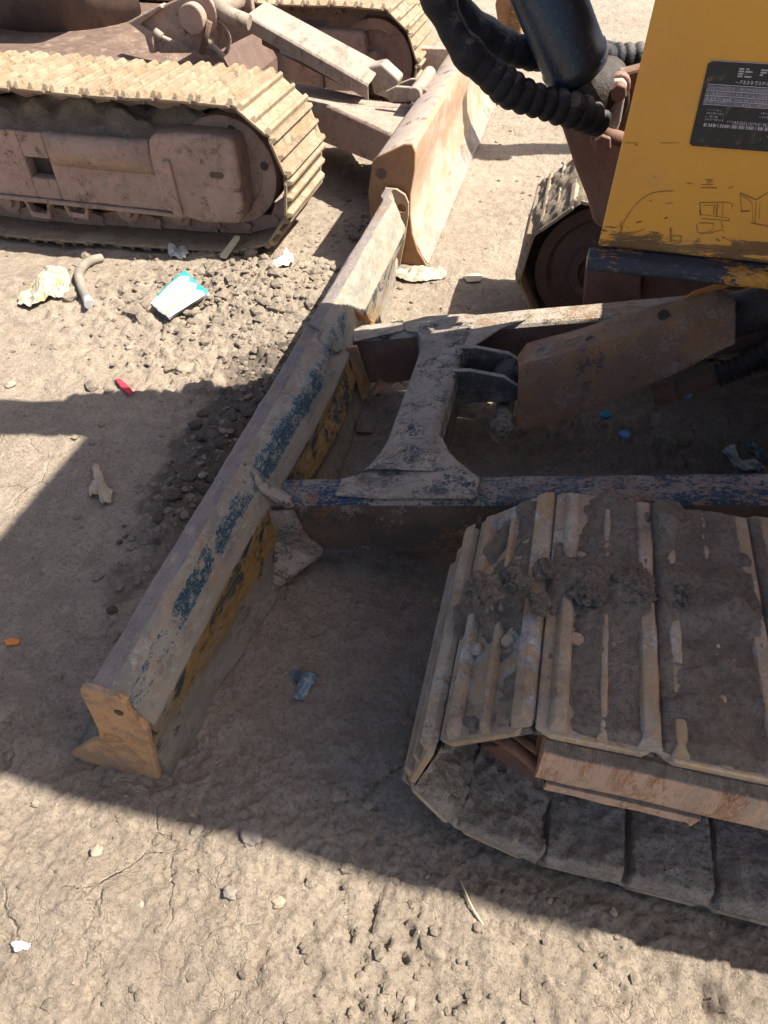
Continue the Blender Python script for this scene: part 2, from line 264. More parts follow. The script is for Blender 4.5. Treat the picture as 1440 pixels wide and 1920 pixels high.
M['stone'] = plain('dusty_pale_stone', (0.30, 0.245, 0.19), .85, .5, 45, .3)
M['stonedark'] = plain('grey_brown_stone', (0.24, 0.205, 0.175), .85, .5, 45, .3)
M['brick'] = plain('brick_red_scrap', (0.36, 0.16, 0.1), .85, .4, 45, .3)

# ------------------------------------------------------------------ mesh helpers
def add_root(name, loc, label, cat, group=None):
    o = bpy.data.objects.new(name, None); COL.objects.link(o); o.location = loc; o.empty_display_size = .1
    o['label'] = label; o['category'] = cat
    if group: o['group'] = group
    return o
def tag(o, label, cat, group=None):
    o['label'] = label; o['category'] = cat
    if group: o['group'] = group
    return o
def root_loc(o):
    while o.parent: o = o.parent
    return Vector(o.location)
class MB:
    def __init__(s): s.v = []; s.f = []; s.m = []; s.s = []
    def add(s, vs, fs, mi=0, sm=False):
        b = len(s.v); s.v += [tuple(p) for p in vs]
        for i, f in enumerate(fs):
            s.f.append([b + k for k in f]); s.m.append(mi[i] if isinstance(mi, (list, tuple)) else mi); s.s.append(sm)
        return s
    def box(s, x0, x1, y0, y1, z0, z1, mi=0):
        vs = [(x, y, z) for x in (x0, x1) for y in (y0, y1) for z in (z0, z1)]
        return s.add(vs, [(0, 1, 3, 2), (4, 6, 7, 5), (0, 4, 5, 1), (2, 3, 7, 6), (0, 2, 6, 4), (1, 5, 7, 3)], mi)
    def prism(s, poly, vec, mi=0):                     # planar polygon (3D points) pushed along vec
        vec = Vector(vec); a = [Vector(p) for p in poly]; n = len(a)
        vs = a + [p + vec for p in a]
        fs = [tuple(range(n))[::-1], tuple(range(n, 2 * n))] + [(i, (i + 1) % n, n + (i + 1) % n, n + i) for i in range(n)]
        return s.add(vs, fs, mi)
    def tube(s, pts, rad, n=14, mi=0, cap=True, sm=True):
        pts = [Vector(p) for p in pts]; rs = rad if isinstance(rad, (list, tuple)) else [rad] * len(pts)
        vs = []; prev = None
        for i, p in enumerate(pts):
            t = (pts[min(i + 1, len(pts) - 1)] - pts[max(i - 1, 0)])
            if t.length < 1e-9: t = pts[-1] - pts[0]
            t.normalize()
            if prev is None:
                q = t.orthogonal().normalized()
            else:
                q = prev - t * prev.dot(t); q.normalize()
            prev = q; b = t.cross(q)
            for k in range(n):
                a = 2 * math.pi * k / n; vs.append(p + (q * math.cos(a) + b * math.sin(a)) * rs[i])
        fs = []
        for i in range(len(pts) - 1):
            for k in range(n):
                fs.append((i * n + k, i * n + (k + 1) % n, (i + 1) * n + (k + 1) % n, (i + 1) * n + k))
        s.add(vs, fs, mi, sm)
        if cap:
            b = len(s.v) - len(vs); L = len(pts) - 1
            s.f.append([b + k for k in range(n)][::-1]); s.m.append(mi); s.s.append(False)
            s.f.append([b + L * n + k for k in range(n)]); s.m.append(mi); s.s.append(False)
        return s
    def grid(s, P, mi=0, sm=True):                    # P[i][j] points
        n = len(P); k = len(P[0]); vs = [p for r in P for p in r]
        fs = [(i * k + j, i * k + j + 1, (i + 1) * k + j + 1, (i + 1) * k + j) for i in range(n - 1) for j in range(k - 1)]
        return s.add(vs, fs, mi, sm)
    def build(s, name, mats, parent=None, loc=None, bevel=0, seg=2, solid=0, wob=0, wobs=6.0, normals=True):
        off = root_loc(parent) if parent else Vector(loc or (0, 0, 0))
        vs = [Vector(p) for p in s.v]
        if wob: vs = [p + mnoise.noise_vector(p * wobs) * wob for p in vs]
        me = bpy.data.meshes.new(name); me.from_pydata([tuple(p - off) for p in vs], [], s.f); me.update()
        mats = mats if isinstance(mats, (list, tuple)) else [mats]
        for m in mats: me.materials.append(M[m] if isinstance(m, str) else m)
        me.polygons.foreach_set('material_index', s.m); me.polygons.foreach_set('use_smooth', s.s)
        if normals:
            bm = bmesh.new(); bm.from_mesh(me); bmesh.ops.recalc_face_normals(bm, faces=bm.faces); bm.to_mesh(me); bm.free()
        o = bpy.data.objects.new(name, me); COL.objects.link(o)
        if parent: o.parent = parent
        else: o.location = off
        if solid:
            md = o.modifiers.new('thick', 'SOLIDIFY'); md.thickness = solid; md.offset = 0
        if bevel:
            md = o.modifiers.new('bevel', 'BEVEL'); md.width = bevel; md.segments = seg; md.limit_method = 'ANGLE'; md.angle_limit = R(35)
        return o
def arc(c, r, a0, a1, n, plane='xz', y=0):
    return [Vector((c[0] + r * math.cos(R(a0 + (a1 - a0) * i / n)), y, c[1] + r * math.sin(R(a0 + (a1 - a0) * i / n)))) for i in range(n + 1)]
def spline(pts, n=10):
    pts = [Vector(p) for p in pts]; P = [pts[0]] + pts + [pts[-1]]; out = []
    for i in range(1, len(P) - 2):
        for k in range(n):
            t = k / n; a, b, c, d = P[i - 1], P[i], P[i + 1], P[i + 2]
            out.append(0.5 * ((2 * b) + (c - a) * t + (2 * a - 5 * b + 4 * c - d) * t * t + (3 * b - a - 3 * c + d) * t ** 3))
    out.append(pts[-1]); return out
def fbm(x, y, z=0.0, o=5, g=0.55):
    a = 1; s = 0; f = 1
    for _ in range(o):
        s += a * mnoise.noise((x * f, y * f, z * f + 7.3 * _)); a *= g; f *= 2.03
    return s
def sstep(x, a, b):
    t = min(1, max(0, (x - a) / (b - a))); return t * t * (3 - 2 * t)

# ------------------------------------------------------------------ ground (numpy height field, finer near the camera)
rng = np.random.default_rng(3)
_T = rng.random((256, 256)).astype(np.float32)
def vn(x, y):
    xi = np.floor(x).astype(int); yi = np.floor(y).astype(int); fx = x - xi; fy = y - yi
    fx = fx * fx * fx * (fx * (fx * 6 - 15) + 10); fy = fy * fy * fy * (fy * (fy * 6 - 15) + 10)
    a = _T[xi & 255, yi & 255]; b = _T[(xi + 1) & 255, yi & 255]; c = _T[xi & 255, (yi + 1) & 255]; d = _T[(xi + 1) & 255, (yi + 1) & 255]
    return (a * (1 - fx) + b * fx) * (1 - fy) + (c * (1 - fx) + d * fx) * fy - 0.5
def vfbm(x, y, o=5, g=.5, ridge=False, ox=0.0):
    s = 0; a = 1
    for k in range(o):
        ang = 0.6 * k; c, sn = math.cos(ang), math.sin(ang)
        n = vn((x * c - y * sn) * 2.0 ** k + 17.3 * k + ox, (x * sn + y * c) * 2.0 ** k + 5.1 * k + ox)
        s = s + a * (0.5 - 2 * np.abs(n) if ridge else n); a *= g
    return s
def vworley(x, y):
    xi = np.floor(x); yi = np.floor(y); F1 = np.full_like(x, 9.); F2 = np.full_like(x, 9.)
    for i in (-1, 0, 1):
        for j in (-1, 0, 1):
            cx = (xi + i).astype(int); cy = (yi + j).astype(int)
            d = np.hypot(xi + i + _T[cx & 255, cy & 255] - x, yi + j + _T[(cx + 91) & 255, (cy + 37) & 255] - y)
            F2 = np.where(d < F1, F1, np.minimum(F2, d)); F1 = np.minimum(F1, d)
    return F1, F2
def blob(x, y, cx, cy, rx, ry, rot=0):
    c, s = math.cos(rot), math.sin(rot); dx, dy = x - cx, y - cy
    return np.exp(-(((dx * c + dy * s) / rx) ** 2 + ((-dx * s + dy * c) / ry) ** 2))
def st(x, a, b):
    t = np.clip((x - a) / (b - a), 0, 1); return t * t * (3 - 2 * t)
def hground(x, y):
    x = np.asarray(x, dtype=np.float64); y = np.asarray(y, dtype=np.float64)
    near = 1 - st(np.hypot(x, y), 12, 30)
    h = 0.022 * vfbm(x * 1.3, y * 1.3, 3) + 0.010 * vfbm(x * 6, y * 6, 4) + 0.0045 * vfbm(x * 30 + 3, y * 30, 4, .6) + .0028 * vfbm(x * 85, y * 85 + 4, 3, .65) * st(vfbm(x * 3 + 8, y * 3, 2), -.3, .15)
    # spilt, lumpy spoil in front of the blade and beside the far track
    loose = 0.9 * blob(x, y, -1.02, 1.98, .38, .36) + 01.0 * blob(x, y, -0.72, 1.2, .15, .48, -.05) + .55 * blob(x, y, -0.98, 1.5, .25, .2) + .6 * blob(x, y, -.68, 2.75, .14, .22) + .5 * blob(x, y, .3, 1.5, .4, .3) + .35 * blob(x, y, -1.7, 1.9, .6, .4)
    loose = np.clip(loose, 0, 1.1)
    wx = x + .045 * vfbm(x * 12, y * 12, 4, .6); wy = y + .045 * vfbm(x * 12 + 9, y * 12, 4, .6)
    F1, F2 = vworley(wx * 17, wy * 17); G1, G2 = vworley(wx * 38 + 3, wy * 38)
    h = h + loose * (0.014 + 0.072 * np.clip(.6 - F1, 0, 1) * (vn(x * 9, y * 9) + .55) + 0.026 * np.clip(.6 - G1, 0, 1) + .016 * vfbm(x * 20, y * 20, 3))
    h = h + .070 * blob(x, y, -.695, 1.30, .075, .30, -.04) + .03 * blob(x, y, -.74, .95, .06, .14) + .035 * blob(x, y, -.90, 2.0, .16, .2)
    # trodden foreground: drag ridges along the wheel direction and crumbled cracks
    fg = 1 - st(y, .36, .62)
    h = h + fg * (.007 * vfbm((x * .8 + y * .6) * 7, (y * .8 - x * .6) * 24, 5, .62, True) + .0065 * vfbm(x * 55, y * 55, 4, .65, True))
    crumb = np.clip(blob(x, y, -.06, .2, .10, .16, .5) + .9 * blob(x, y, .02, .12, .05, .14, .3) + .8 * blob(x, y, .19, .27, .13, .06, .4) + .6 * blob(x, y, -.42, .28, .04, .06) + .5 * blob(x, y, -.25, .12, .05, .14), 0, 1)
    h = h - crumb * .014 * st(vfbm(x * 34, y * 34, 3), .06, .22) + crumb * .008 * vfbm(x * 40 + 7, y * 40, 3, .6)
    h = h - .028 * blob(x, y, .415, .285, .018, .03, .3) - .022 * blob(x, y, .24, .2, .012, .014)
    c1 = vworley(wx * 6.2 + 1.7, wy * 6.2)
    cr = 1 - st(c1[1] - c1[0], .0, .034)
    cm = st(vfbm(x * 2.2 + 4, y * 2.2, 3), .0, .2)
    h = h - cr * cm * .008 * (1 - st(y, 1.0, 1.6))
    # sunk wheel line under the far machine
    h = h - .055 * st(-x, 1.0, 2.0) * st(y, 1.85, 2.3)
    h = h - .036 * np.exp(-(((x + .58) / .20) ** 4 + ((y - .36) / .13) ** 4))
    h = h - .014 * st(x, -.12, .1) * (1 - st(y, .85, 1.0)) * st(y, .33, .45)
    return h * near
def axis(lo, hi, f0, f1, d0, g, far):
    a = [f0];
    while a[-1] < f1: a.append(a[-1] + d0)
    b = a[-1]
    while b < hi: b += d0 + g * (b - f1); a.append(b)
    while b < far: b += (b - f1) * .25; a.append(b)
    c = f0; L = []
    while c > lo: c -= d0 + g * (f0 - c); L.append(c)
    while c > -far: c -= (f0 - c) * .25 + d0; L.append(c)
    return np.array(L[::-1] + a)
gx = axis(-6, 2.5, -1.25, .75, .0045, .012, 70); gy = axis(-.3, 8.5, 0.0, .42, .0042, .0029, 70)
X, Y = np.meshgrid(gx, gy, indexing='ij')
Zg = hground(X, Y)
nx, ny = X.shape
gm = bpy.data.meshes.new('ground')
gm.vertices.add(nx * ny); co = np.stack([X, Y, Zg], -1).reshape(-1).astype(np.float32); gm.vertices.foreach_set('co', co)
idx = np.arange(nx * ny).reshape(nx, ny)
q = np.stack([idx[:-1, :-1], idx[1:, :-1], idx[1:, 1:], idx[:-1, 1:]], -1).reshape(-1, 4)
gm.loops.add(q.size); gm.loops.foreach_set('vertex_index', q.reshape(-1).astype(np.int32))
gm.polygons.add(len(q)); gm.polygons.foreach_set('loop_start', np.arange(0, q.size, 4, dtype=np.int32)); gm.polygons.foreach_set('loop_total', np.full(len(q), 4, dtype=np.int32))
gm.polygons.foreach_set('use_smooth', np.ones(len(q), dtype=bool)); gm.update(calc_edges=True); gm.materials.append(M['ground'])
ground = bpy.data.objects.new('ground', gm); COL.objects.link(ground); ground['kind'] = 'structure'
def gh(x, y): return float(hground(np.array([x]), np.array([y]))[0])

# ------------------------------------------------------------------ track builder
def track_loop(c, r, pitch, joints_top, rear_u):
    """centre line of the shoe plates as joints (u,z): top run from the idler backwards, round the sprocket, back along the ground"""
    pass
def shoe_mesh(name, pitch, width, ribs, ribh, mat, holes=True):
    b = MB(); L = pitch + .010; th = .010; y0, y1 = -width / 2, width / 2; x0, x1 = -pitch / 2 - .004, pitch / 2 + .006; cc = .022
    # plate with clipped corners, front lip bent in a little
    nyy = 12
    poly = [(x0 + .004, y0 + cc * .4), (x0 + cc, y0), (x1 - cc, y0), (x1, y0 + cc * .7), (x1, y1 - cc * .7), (x1 - cc, y1), (x0 + cc, y1), (x0 + .004, y1 - cc * .4)]
    b.prism([(x, y, 0) for x, y in poly], (0, 0, th))
    for k, (rx, w, h) in enumerate(ribs):
        x = x0 + rx * (x1 - x0); e = .010
        P = [(x - w * .62, th - .001), (x - w * .30, th + h * ribh), (x + w * .30, th + h * ribh), (x + w * .62, th - .001)]
        vs = [(px, y0 + .004, pz) if i in (0, 3) else (px, y0 + .004 + e, pz) for i, (px, pz) in enumerate(P)] + [(px, y1 - .004, pz) if i in (0, 3) else (px, y1 - .004 - e, pz) for i, (px, pz) in enumerate(P)]
        b.add(vs, [(0, 1, 2, 3), (7, 6, 5, 4), (0, 4, 5, 1), (1, 5, 6, 2), (2, 6, 7, 3), (3, 7, 4, 0)], 0)
    if holes:
        for sx in (.30, .66):
            for sy in (-.07, .07):
                x = x0 + sx * (x1 - x0)
                b.tube([(x, sy, th - .001), (x, sy, th + .007)], .011, 6, 0, True, False)
    me = bpy.data.meshes.new(name); me.from_pydata(b.v, [], b.f); me.update()
    bm = bmesh.new(); bm.from_mesh(me); bmesh.ops.recalc_face_normals(bm, faces=bm.faces)
    bmesh.ops.bevel(bm, geom=[e for e in bm.edges if e.calc_face_angle(0) > .6], offset=.0028, segments=2, affect='EDGES', profile=.6)
    bm.to_mesh(me); bm.free(); me.materials.append(M[mat]); return me
def place_shoes(me, joints, yc, parent, name='track_shoe', jit=.012):
    rl = root_loc(parent); rr = random.Random(5); outs = []
    n = len(joints)
    for i in range(n):
        a = Vector(joints[i]); b = Vector(joints[(i + 1) % n]); d = (b - a); mid = (a + b) / 2
        ang = math.atan2(d.y, d.x)
        # joints run clockwise seen from -y (top run towards +x): outward normal is the left of travel
        tx = Vector((d.x, 0, d.y)).normalized(); nz = Vector((-tx.z, 0, tx.x)); ty = nz.cross(tx)
        m = Matrix(((tx.x, ty.x, nz.x, mid.x), (tx.y, ty.y, nz.y, yc), (tx.z, ty.z, nz.z, mid.y), (0, 0, 0, 1)))
        m = m @ Matrix.Rotation(rr.uniform(-jit, jit), 4, 'Y') @ Matrix.Translation((0, rr.uniform(-.003, .003), rr.uniform(-.002, .002)))
        o = bpy.data.objects.new(name, me); COL.objects.link(o); o.parent = parent
        m.translation -= rl; o.matrix_local = m; outs.append(o)
    return outs
def loop_joints(start, top_fn, bot_fn, idl, r, pitch, rear):
    """start: list of explicit joints on the front of the loop going from the ground up to the top run"""
    J = list(start); x = J[-1][0]
    while x + pitch < rear: x += pitch; J.append((x, top_fn(x)))
    zt = J[-1][1]; zb = bot_fn(rear); cz = (zt + zb) / 2; rad = (zt - zb) / 2; cx = J[-1][0]
    k = max(3, int(round(math.pi * rad / pitch)))
    for i in range(1, k): a = math.pi / 2 - math.pi * i / k; J.append((cx + rad * math.cos(a), cz + rad * math.sin(a)))
    x1 = start[0][0]; nb = int(round((cx - x1) / pitch)); stp = (cx - x1) / nb
    for i in range(nb): x = cx - stp * i; J.append((x, bot_fn(x)))
    return J
def chain(joints, yc, parent, mat, name='track', inset=.034):
    b = MB(); n = len(joints)
    for i in range(n):
        a = Vector(joints[i]); c = Vector(joints[(i + 1) % n]); d = (c - a).normalized(); nr = Vector((-d.y, d.x))
        for s in (-1, 1):
            y = yc + s * .052; o1 = a - nr * .002 + d * -.008; o2 = c - nr * .002 + d * .012
            p = [o1, o2, o2 - nr * inset * 1.3 - d * .012, (o1 + o2) / 2 - nr * inset * 1.75, o1 - nr * inset * 1.3 + d * .02]
            b.prism([(q.x, y - .011 + (0.004 if i % 2 else -.004), q.y) for q in p], (0, .022, 0))
        b.tube([(a.x - nr.x * inset, yc - .075, a.y - nr.y * inset), (a.x - nr.x * inset, yc + .075, a.y - nr.y * inset)], .014, 8)
    return b.build(name, mat, parent, bevel=.002)
def wheel(c, prof, y0, parent, mat, name, n=40):
    """lathe round the y axis: prof = [(radius, dy)]"""
    b = MB(); vs = []; k = len(prof)
    for i in range(n):
        a = 2 * math.pi * i / n
        for r, dy in prof: vs.append((c[0] + r * math.cos(a), y0 + dy, c[1] + r * math.sin(a)))
    fs = [(i * k + j, i * k + j + 1, ((i + 1) % n) * k + j + 1, ((i + 1) % n) * k + j) for i in range(n) for j in range(k - 1)]
    b.add(vs, fs, 0, True); o = b.build(name, mat, parent)
    md = o.modifiers.new('split', 'EDGE_SPLIT'); md.split_angle = R(35); return o
def mud_strip(joints, i0, i1, yr, t_fn, parent, mat, side=1, res=.0042, name='caked_mud', plate=.010):
    """heightfield of mud lying on a run of shoes; side +1 outer face, -1 inner face"""
    b = MB(); rows = []; s_acc = 0
    pts = [Vector(joints[i]) for i in range(i0, i1 + 1)]
    ys = np.arange(yr[0], yr[1] + 1e-6, res)
    for k in range(len(pts) - 1):
        a, c = pts[k], pts[k + 1]; d = (c - a); L = d.length; d.normalize(); nr = Vector((-d.y, d.x)) * side
        m = max(2, int(L / res))
        for j in range(m + (1 if k == len(pts) - 2 else 0)):
            fr = j / m; p = a + d * L * fr; row = []
            # blend normals at the joints
            for y in ys:
                t = t_fn(k, fr, s_acc + L * fr, y) + (plate if side > 0 else 0)
                row.append((p.x + nr.x * t, y, p.y + nr.y * t))
            rows.append(row)
        s_acc += L
    b.grid(rows); return b.build(name, mat, parent, normals=False)

# ================================================================== the near excavator with the worn blade
NX = add_root('mini_excavator', (1.0, 1.35, 0), 'yellow and navy mini excavator whose worn dozer blade crosses the middle', 'excavator')
TN = .394                                              # near side of the machine
# --- near track
top_n = lambda x: .447 + .012 * math.sin(min(1, max(0, (x - .08) / .5)) * 1.57) + .02 * max(0, x - .6)
bot_n = lambda x: .028
JN = loop_joints([(.150, .028), (.018, .097), (-.052, .212), (-.022, .350), (.085, .447)], top_n, bot_n, None, .2, .135, 2.1)
WN = .412; YN = TN + WN / 2
trk = chain(JN, YN, NX, 'darkrust')
near_shoe = shoe_mesh('track_shoe', .135, WN, [(.20, .019, 1.0), (.54, .012, .9), (.90, .025, 1.1)], .0115, 'shoe')
place_shoes(near_shoe, JN, YN, trk)
def t_top(k, fr, s, y):
    yy = y - TN
    edge = min(1, yy / .012) * min(1, (WN - yy) / .012)
    base = .0088 + .0035 * fbm(s * 9, y * 9, 1, 4) + .0045 * fbm(s * 40, y * 40, 2, 4, .68)
    band = math.exp(-((yy - .235 - .03 * mnoise.noise((s * 6, 3, 0))) / .045) ** 2)
    base += band * (.020 * max(-.2, fbm(s * 16, y * 16, 5, 3)) + .012)
    lump = max(0, fbm(s * 11 + 4, y * 11, 8, 2) - .28); base += lump * .05
    if k == 0: base -= .009 + .006 * (1 - fr)                       # the tipped front shoe is scraped cleaner
    if k == 1: base -= .012 * (1 - sstep(fr, .2, .5)) * (1 - .7 * band)
    gap = min(fr, 1 - fr); base -= .016 * (1 - sstep(gap, .0, .045))
    return min(base, .0100 + .003 * fbm(s * 60, y * 60, 21, 3, .7) + lump * .05 + band * .02) * edge - (1 - edge) * .012
mud_strip(JN, 3, 10, (TN + .002, TN + WN - .002), t_top, trk, 'mud')
def t_bot(k, fr, s, y):
    # runs from the rear towards the front: the front end of each block is the lower one
    yy = y - TN
    edge = min(1, yy / .010)
    t = .020 + .024 * (1 - fr) + .006 * fbm(s * 11, y * 11, 3 + k * 7, 4) + .006 * fbm(s * 44, y * 44, 4, 4, .7) + .012 * sstep(yy, .10, .24) * (.6 + fbm(s * 7, y * 7, 6, 3))
    gap = sstep(fr, .868 + .02 * mnoise.noise((y * 30, k * 3.1, 0)), .885 + .02 * mnoise.noise((y * 30, k * 3.1, 0)))
    return max(-.002, t * (1 - gap)) * (edge if gap < .5 else 1)
nb = len(JN)
mud_strip(JN + [JN[0]], nb - 8, nb, (TN + .001, TN + .27), t_bot, trk, 'mudgrey', side=-1)
def t_front(k, fr, s, y):
    yy = y - TN
    edge = min(1, yy / .010)
    t = .012 + .012 * fbm(s * 12, y * 12, 13, 4) + .011 * fbm(s * 42, y * 42, 14, 4, .7) + .03 * sstep(yy, .06, .22)
    if k == 0: t += .022 * (1 - fr) * sstep(fr, -.004, .004)
    if k > 0: t *= 1 - .8 * math.exp(-(min(fr, 1 - fr) / .05) ** 2)
    return max(-.002, t) * edge
mud_strip(JN, 0, 3, (TN + .001, TN + .27), t_front, trk, 'mudgrey', side=-1)
# loose-looking clods stuck between the grousers
for (px, py, r) in ((965, 1085, .019), (1020, 1065, .015), (1105, 1110, .022), (1190, 1105, .024), (905, 1110, .022), (1010, 1130, .014), (1290, 1120, .018)):
    p = PZ(px, py, .475); b = MB()
    bm = bmesh.new(); bmesh.ops.create_icosphere(bm, subdivisions=5, radius=r)
    for v in bm.verts:
        d = v.co.normalized(); q0 = Vector((px, py, 0)) * .1; k = .8 + .45 * mnoise.noise(d * 1.5 + q0) + .3 * abs(mnoise.noise(d * 3.5 + q0)) + .22 * mnoise.noise(d * 7 + q0) + .12 * mnoise.noise(d * 17 + q0)
        v.co = Vector((v.co.x * 1.15, v.co.y * 1.3, v.co.z * .7)) * k
    bm.verts.ensure_lookup_table()
    b.add([v.co + p for v in bm.verts], [[v.index for v in f.verts] for f in bm.faces], 0, True); bm.free()
    b.build('mud_clod', 'mud', trk)
# --- idler, rail guard, yoke
wheel((.172, .243), [(.0, -.035), (.05, -.035), (.055, -.02), (.15, -.014), (.165, -.03), (.178, -.03), (.178, .03), (.165, .03), (.15, .014), (.05, .02), (0, .02)], YN, NX, 'darkrust', 'idler')
b = MB()
pr = [(.52, .306), (.470, .300), (.455, .288), (.448, .240), (.452, .212), (.470, .196), (.8, .19), (.8, .306)]
rows = []
N = 60
for i in range(N + 1):
    x = .118 + (2.0 - .118) * (i / N) ** 1.6
    rows.append([Vector((x + (.008 if j in (0, 7) else 0) * (i == 0), y + .003 * mnoise.noise((x * 9, y * 9, 0)), z + .003 * mnoise.noise((x * 7, y * 3, 4)))) for j, (y, z) in enumerate(pr)])
b.grid([r + [r[0]] for r in rows], 0, False)
b.s[-1] = False
b.add([tuple(p) for p in rows[0]], [tuple(range(8))])
gr = b.build('track_frame', 'guardrail', NX, bevel=.004)
b = MB(); rows = []
for i in range(21):
    x = .135 + .215 * i / 20; dz = .004 * mnoise.noise((x * 20, 0, 3)) - (.012 if i == 20 else 0)
    rows.append([Vector((x, .449, .214)), Vector((x, .452, .186 + dz)), Vector((x, .466, .176 + dz)), Vector((x, .6, .176 + dz))])
b.grid(rows, 0, False); b.build('lower_lip', 'guardrail', gr, solid=.008, bevel=.002)
b = MB()
b.tube(spline([PY(930, 1380, .50), PY(960, 1398, .48), PY(1012, 1440, .47)]), .010, 10)
b.tube(spline([PY(925, 1368, .53), PY(965, 1380, .52), PY(1020, 1412, .51)]), .009, 10)
b.prism([PY(900, 1400, .52), PY(960, 1400, .52), PY(1015, 1455, .50), PY(1010, 1480, .50), PY(950, 1450, .52)], (0, .04, 0))
b.build('idler_yoke', 'brownframe', NX, bevel=.003)
# --- far track
YF0, YF1 = 1.975, 2.385; YF = (YF0 + YF1) / 2
JF = loop_joints([(.150, .026), (.020, .080), (-.052, .200), (-.030, .340), (.075, .438)], lambda x: .442, lambda x: .026, None, .2, .135, 2.1)
trf = chain(JF, YF, NX, 'darkrust')
place_shoes(near_shoe, JF, YF, trf)
def t_topf(k, fr, s, y):
    yy = y - YF0; edge = min(1, yy / .012) * min(1, (.41 - yy) / .012)
    return min(.012, .007 + .009 * fbm(s * 9, y * 9, 31, 4) + .005 * fbm(s * 40, y * 40, 32, 3, .65)) * edge - (1 - edge) * .012
mud_strip(JF, 1, 6, (YF0 + .002, YF1 - .002), t_topf, trf, 'mudpale', res=.007)
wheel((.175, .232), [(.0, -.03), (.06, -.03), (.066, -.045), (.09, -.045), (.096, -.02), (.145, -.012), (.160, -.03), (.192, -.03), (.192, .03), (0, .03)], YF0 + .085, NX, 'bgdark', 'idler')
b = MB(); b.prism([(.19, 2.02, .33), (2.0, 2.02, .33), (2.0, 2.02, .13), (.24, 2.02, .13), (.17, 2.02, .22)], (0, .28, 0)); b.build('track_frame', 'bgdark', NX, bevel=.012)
# --- lower carbody between the tracks
b = MB()
b.prism([PY(1098, 495, 1.86), PY(1205, 488, 1.86), PY(1200, 566, 1.86), PY(1092, 572, 1.86)], (0, .06, 0))
b.prism([PY(1205, 490, 1.90), PY(1460, 505, 1.90), PY(1460, 575, 1.90), PY(1200, 585, 1.90)], (0, .06, 0))
b.box(.62, 1.55, .82, 1.98, .26, .60); b.box(.58, .66, .90, 1.75, .30, .56)
b.build('carbody', 'brownframe', NX, bevel=.006)

# --- dozer blade
prof = [(-.690, .002), (-.655, .030), (-.612, .058), (-.588, .110), (-.578, .165), (-.573, .215), (-.563, .258), (-.556, .274), (-.550, .280), (-.521, .281), (-.512, .276), (-.503, .262), (-.487, .224), (-.480, .208), (-.472, .194), (-.473, .165), (-.474, .12), (-.470, .07), (-.458, .03), (-.445, .002)]
pm = [2, 2, 2, 2, 2, 2, 0, 0, 0, 1, 1, 1, 1, 1, 3, 3, 3, 3, 3]
def blade_pt(k, w):
    u, z = prof[k]
    end = max(0, 1 - (w - .394) / .38) + max(0, 1 - (2.384 - w) / .5)
    if k >= 16: u -= (.045 if w < 1.4 else .075) * end * (1 - z / .2)
    mid = math.exp(-((w - 1.25) / .36) ** 2)
    if k in (11, 12, 13, 14, 15, 16): u += .026 * mid
    if k >= 16: u += .03 * mid
    if 8 <= k <= 17: u -= (.040 if k > 9 else .02) * sstep(w, 2.27, 2.31)
    n = mnoise.noise((w * 3.1, k * .35, 1.0)) * .0045 + mnoise.noise((w * 11, k * .5, 3.0)) * .003 + mnoise.noise((w * 34, k * .9, 5.0)) * .0012
    if k in (6, 7, 8, 9, 10): z += mnoise.noise((w * 5.0, 0, 9)) * .003 + mnoise.noise((w * 19, k * .2, 11)) * .0022
    if k in (0,): n += mnoise.noise((w * 16, 0, 5)) * .006
    if k in (0, 19): z -= .022 * max(0, 1 - (w - .394) / .16)
    if k == 19: n += mnoise.noise((w * 13, 0, 6)) * .008
    # dents the photo shows in the upper face
    d = math.exp(-((w - 1.43) / .035) ** 2 - ((k - 12) / 1.2) ** 2); u -= .012 * d
    return Vector((u + n, w, z + n * .5))
ws = [.404 + (2.374 - .404) * i / 150 for i in range(151)]
b = MB()
P = [[blade_pt(k, w) for k in range(len(prof))] for w in ws]
n = len(ws); K = len(prof); vs = [p for r in P for p in r]; fs = []; mi = []
for i in range(n - 1):
    for j in range(K - 1): fs.append((i * K + j, i * K + j + 1, (i + 1) * K + j + 1, (i + 1) * K + j)); mi.append(pm[j])
    fs.append((i * K + K - 1, i * K, (i + 1) * K, (i + 1) * K + K - 1)); mi.append(2)
b.add(vs, fs, mi, True); b.add([tuple(p) for p in P[0]], [tuple(range(K))], 3); b.add([tuple(p) for p in P[-1]], [tuple(range(K))], 3)
blade = b.build('dozer_blade', ['strip', 'blue_speck', 'mudpale', 'ochre'], NX)
md = blade.modifiers.new('round', 'BEVEL'); md.width = .004; md.segments = 2; md.limit_method = 'ANGLE'; md.angle_limit = R(28)
ol = [(-.568, .267), (-.573, .203), (-.578, .146), (-.590, .105), (-.612, .085), (-.633, .060), (-.687, -.006), (-.641, -.031), (-.583, -.036), (-.544, -.033), (-.511, -.012), (-.498, .067), (-.488, .133), (-.478, .183), (-.478, .198), (-.486, .212), (-.492, .226), (-.496, .245), (-.489, .270), (-.503, .279), (-.53, .286), (-.552, .291), (-.563, .284)]
b = MB(); b.prism([(u, .392, z) for u, z in ol], (0, .013, 0)); ep = b.build('end_plate', 'endplate', blade, bevel=.003, wob=.002, wobs=14)
b = MB(); c = PY(222, 1337, .391); b.tube([(c.x, .3905, c.z), (c.x, .3925, c.z)], .0075, 14); b.build('bolt_hole', 'greasy', ep)
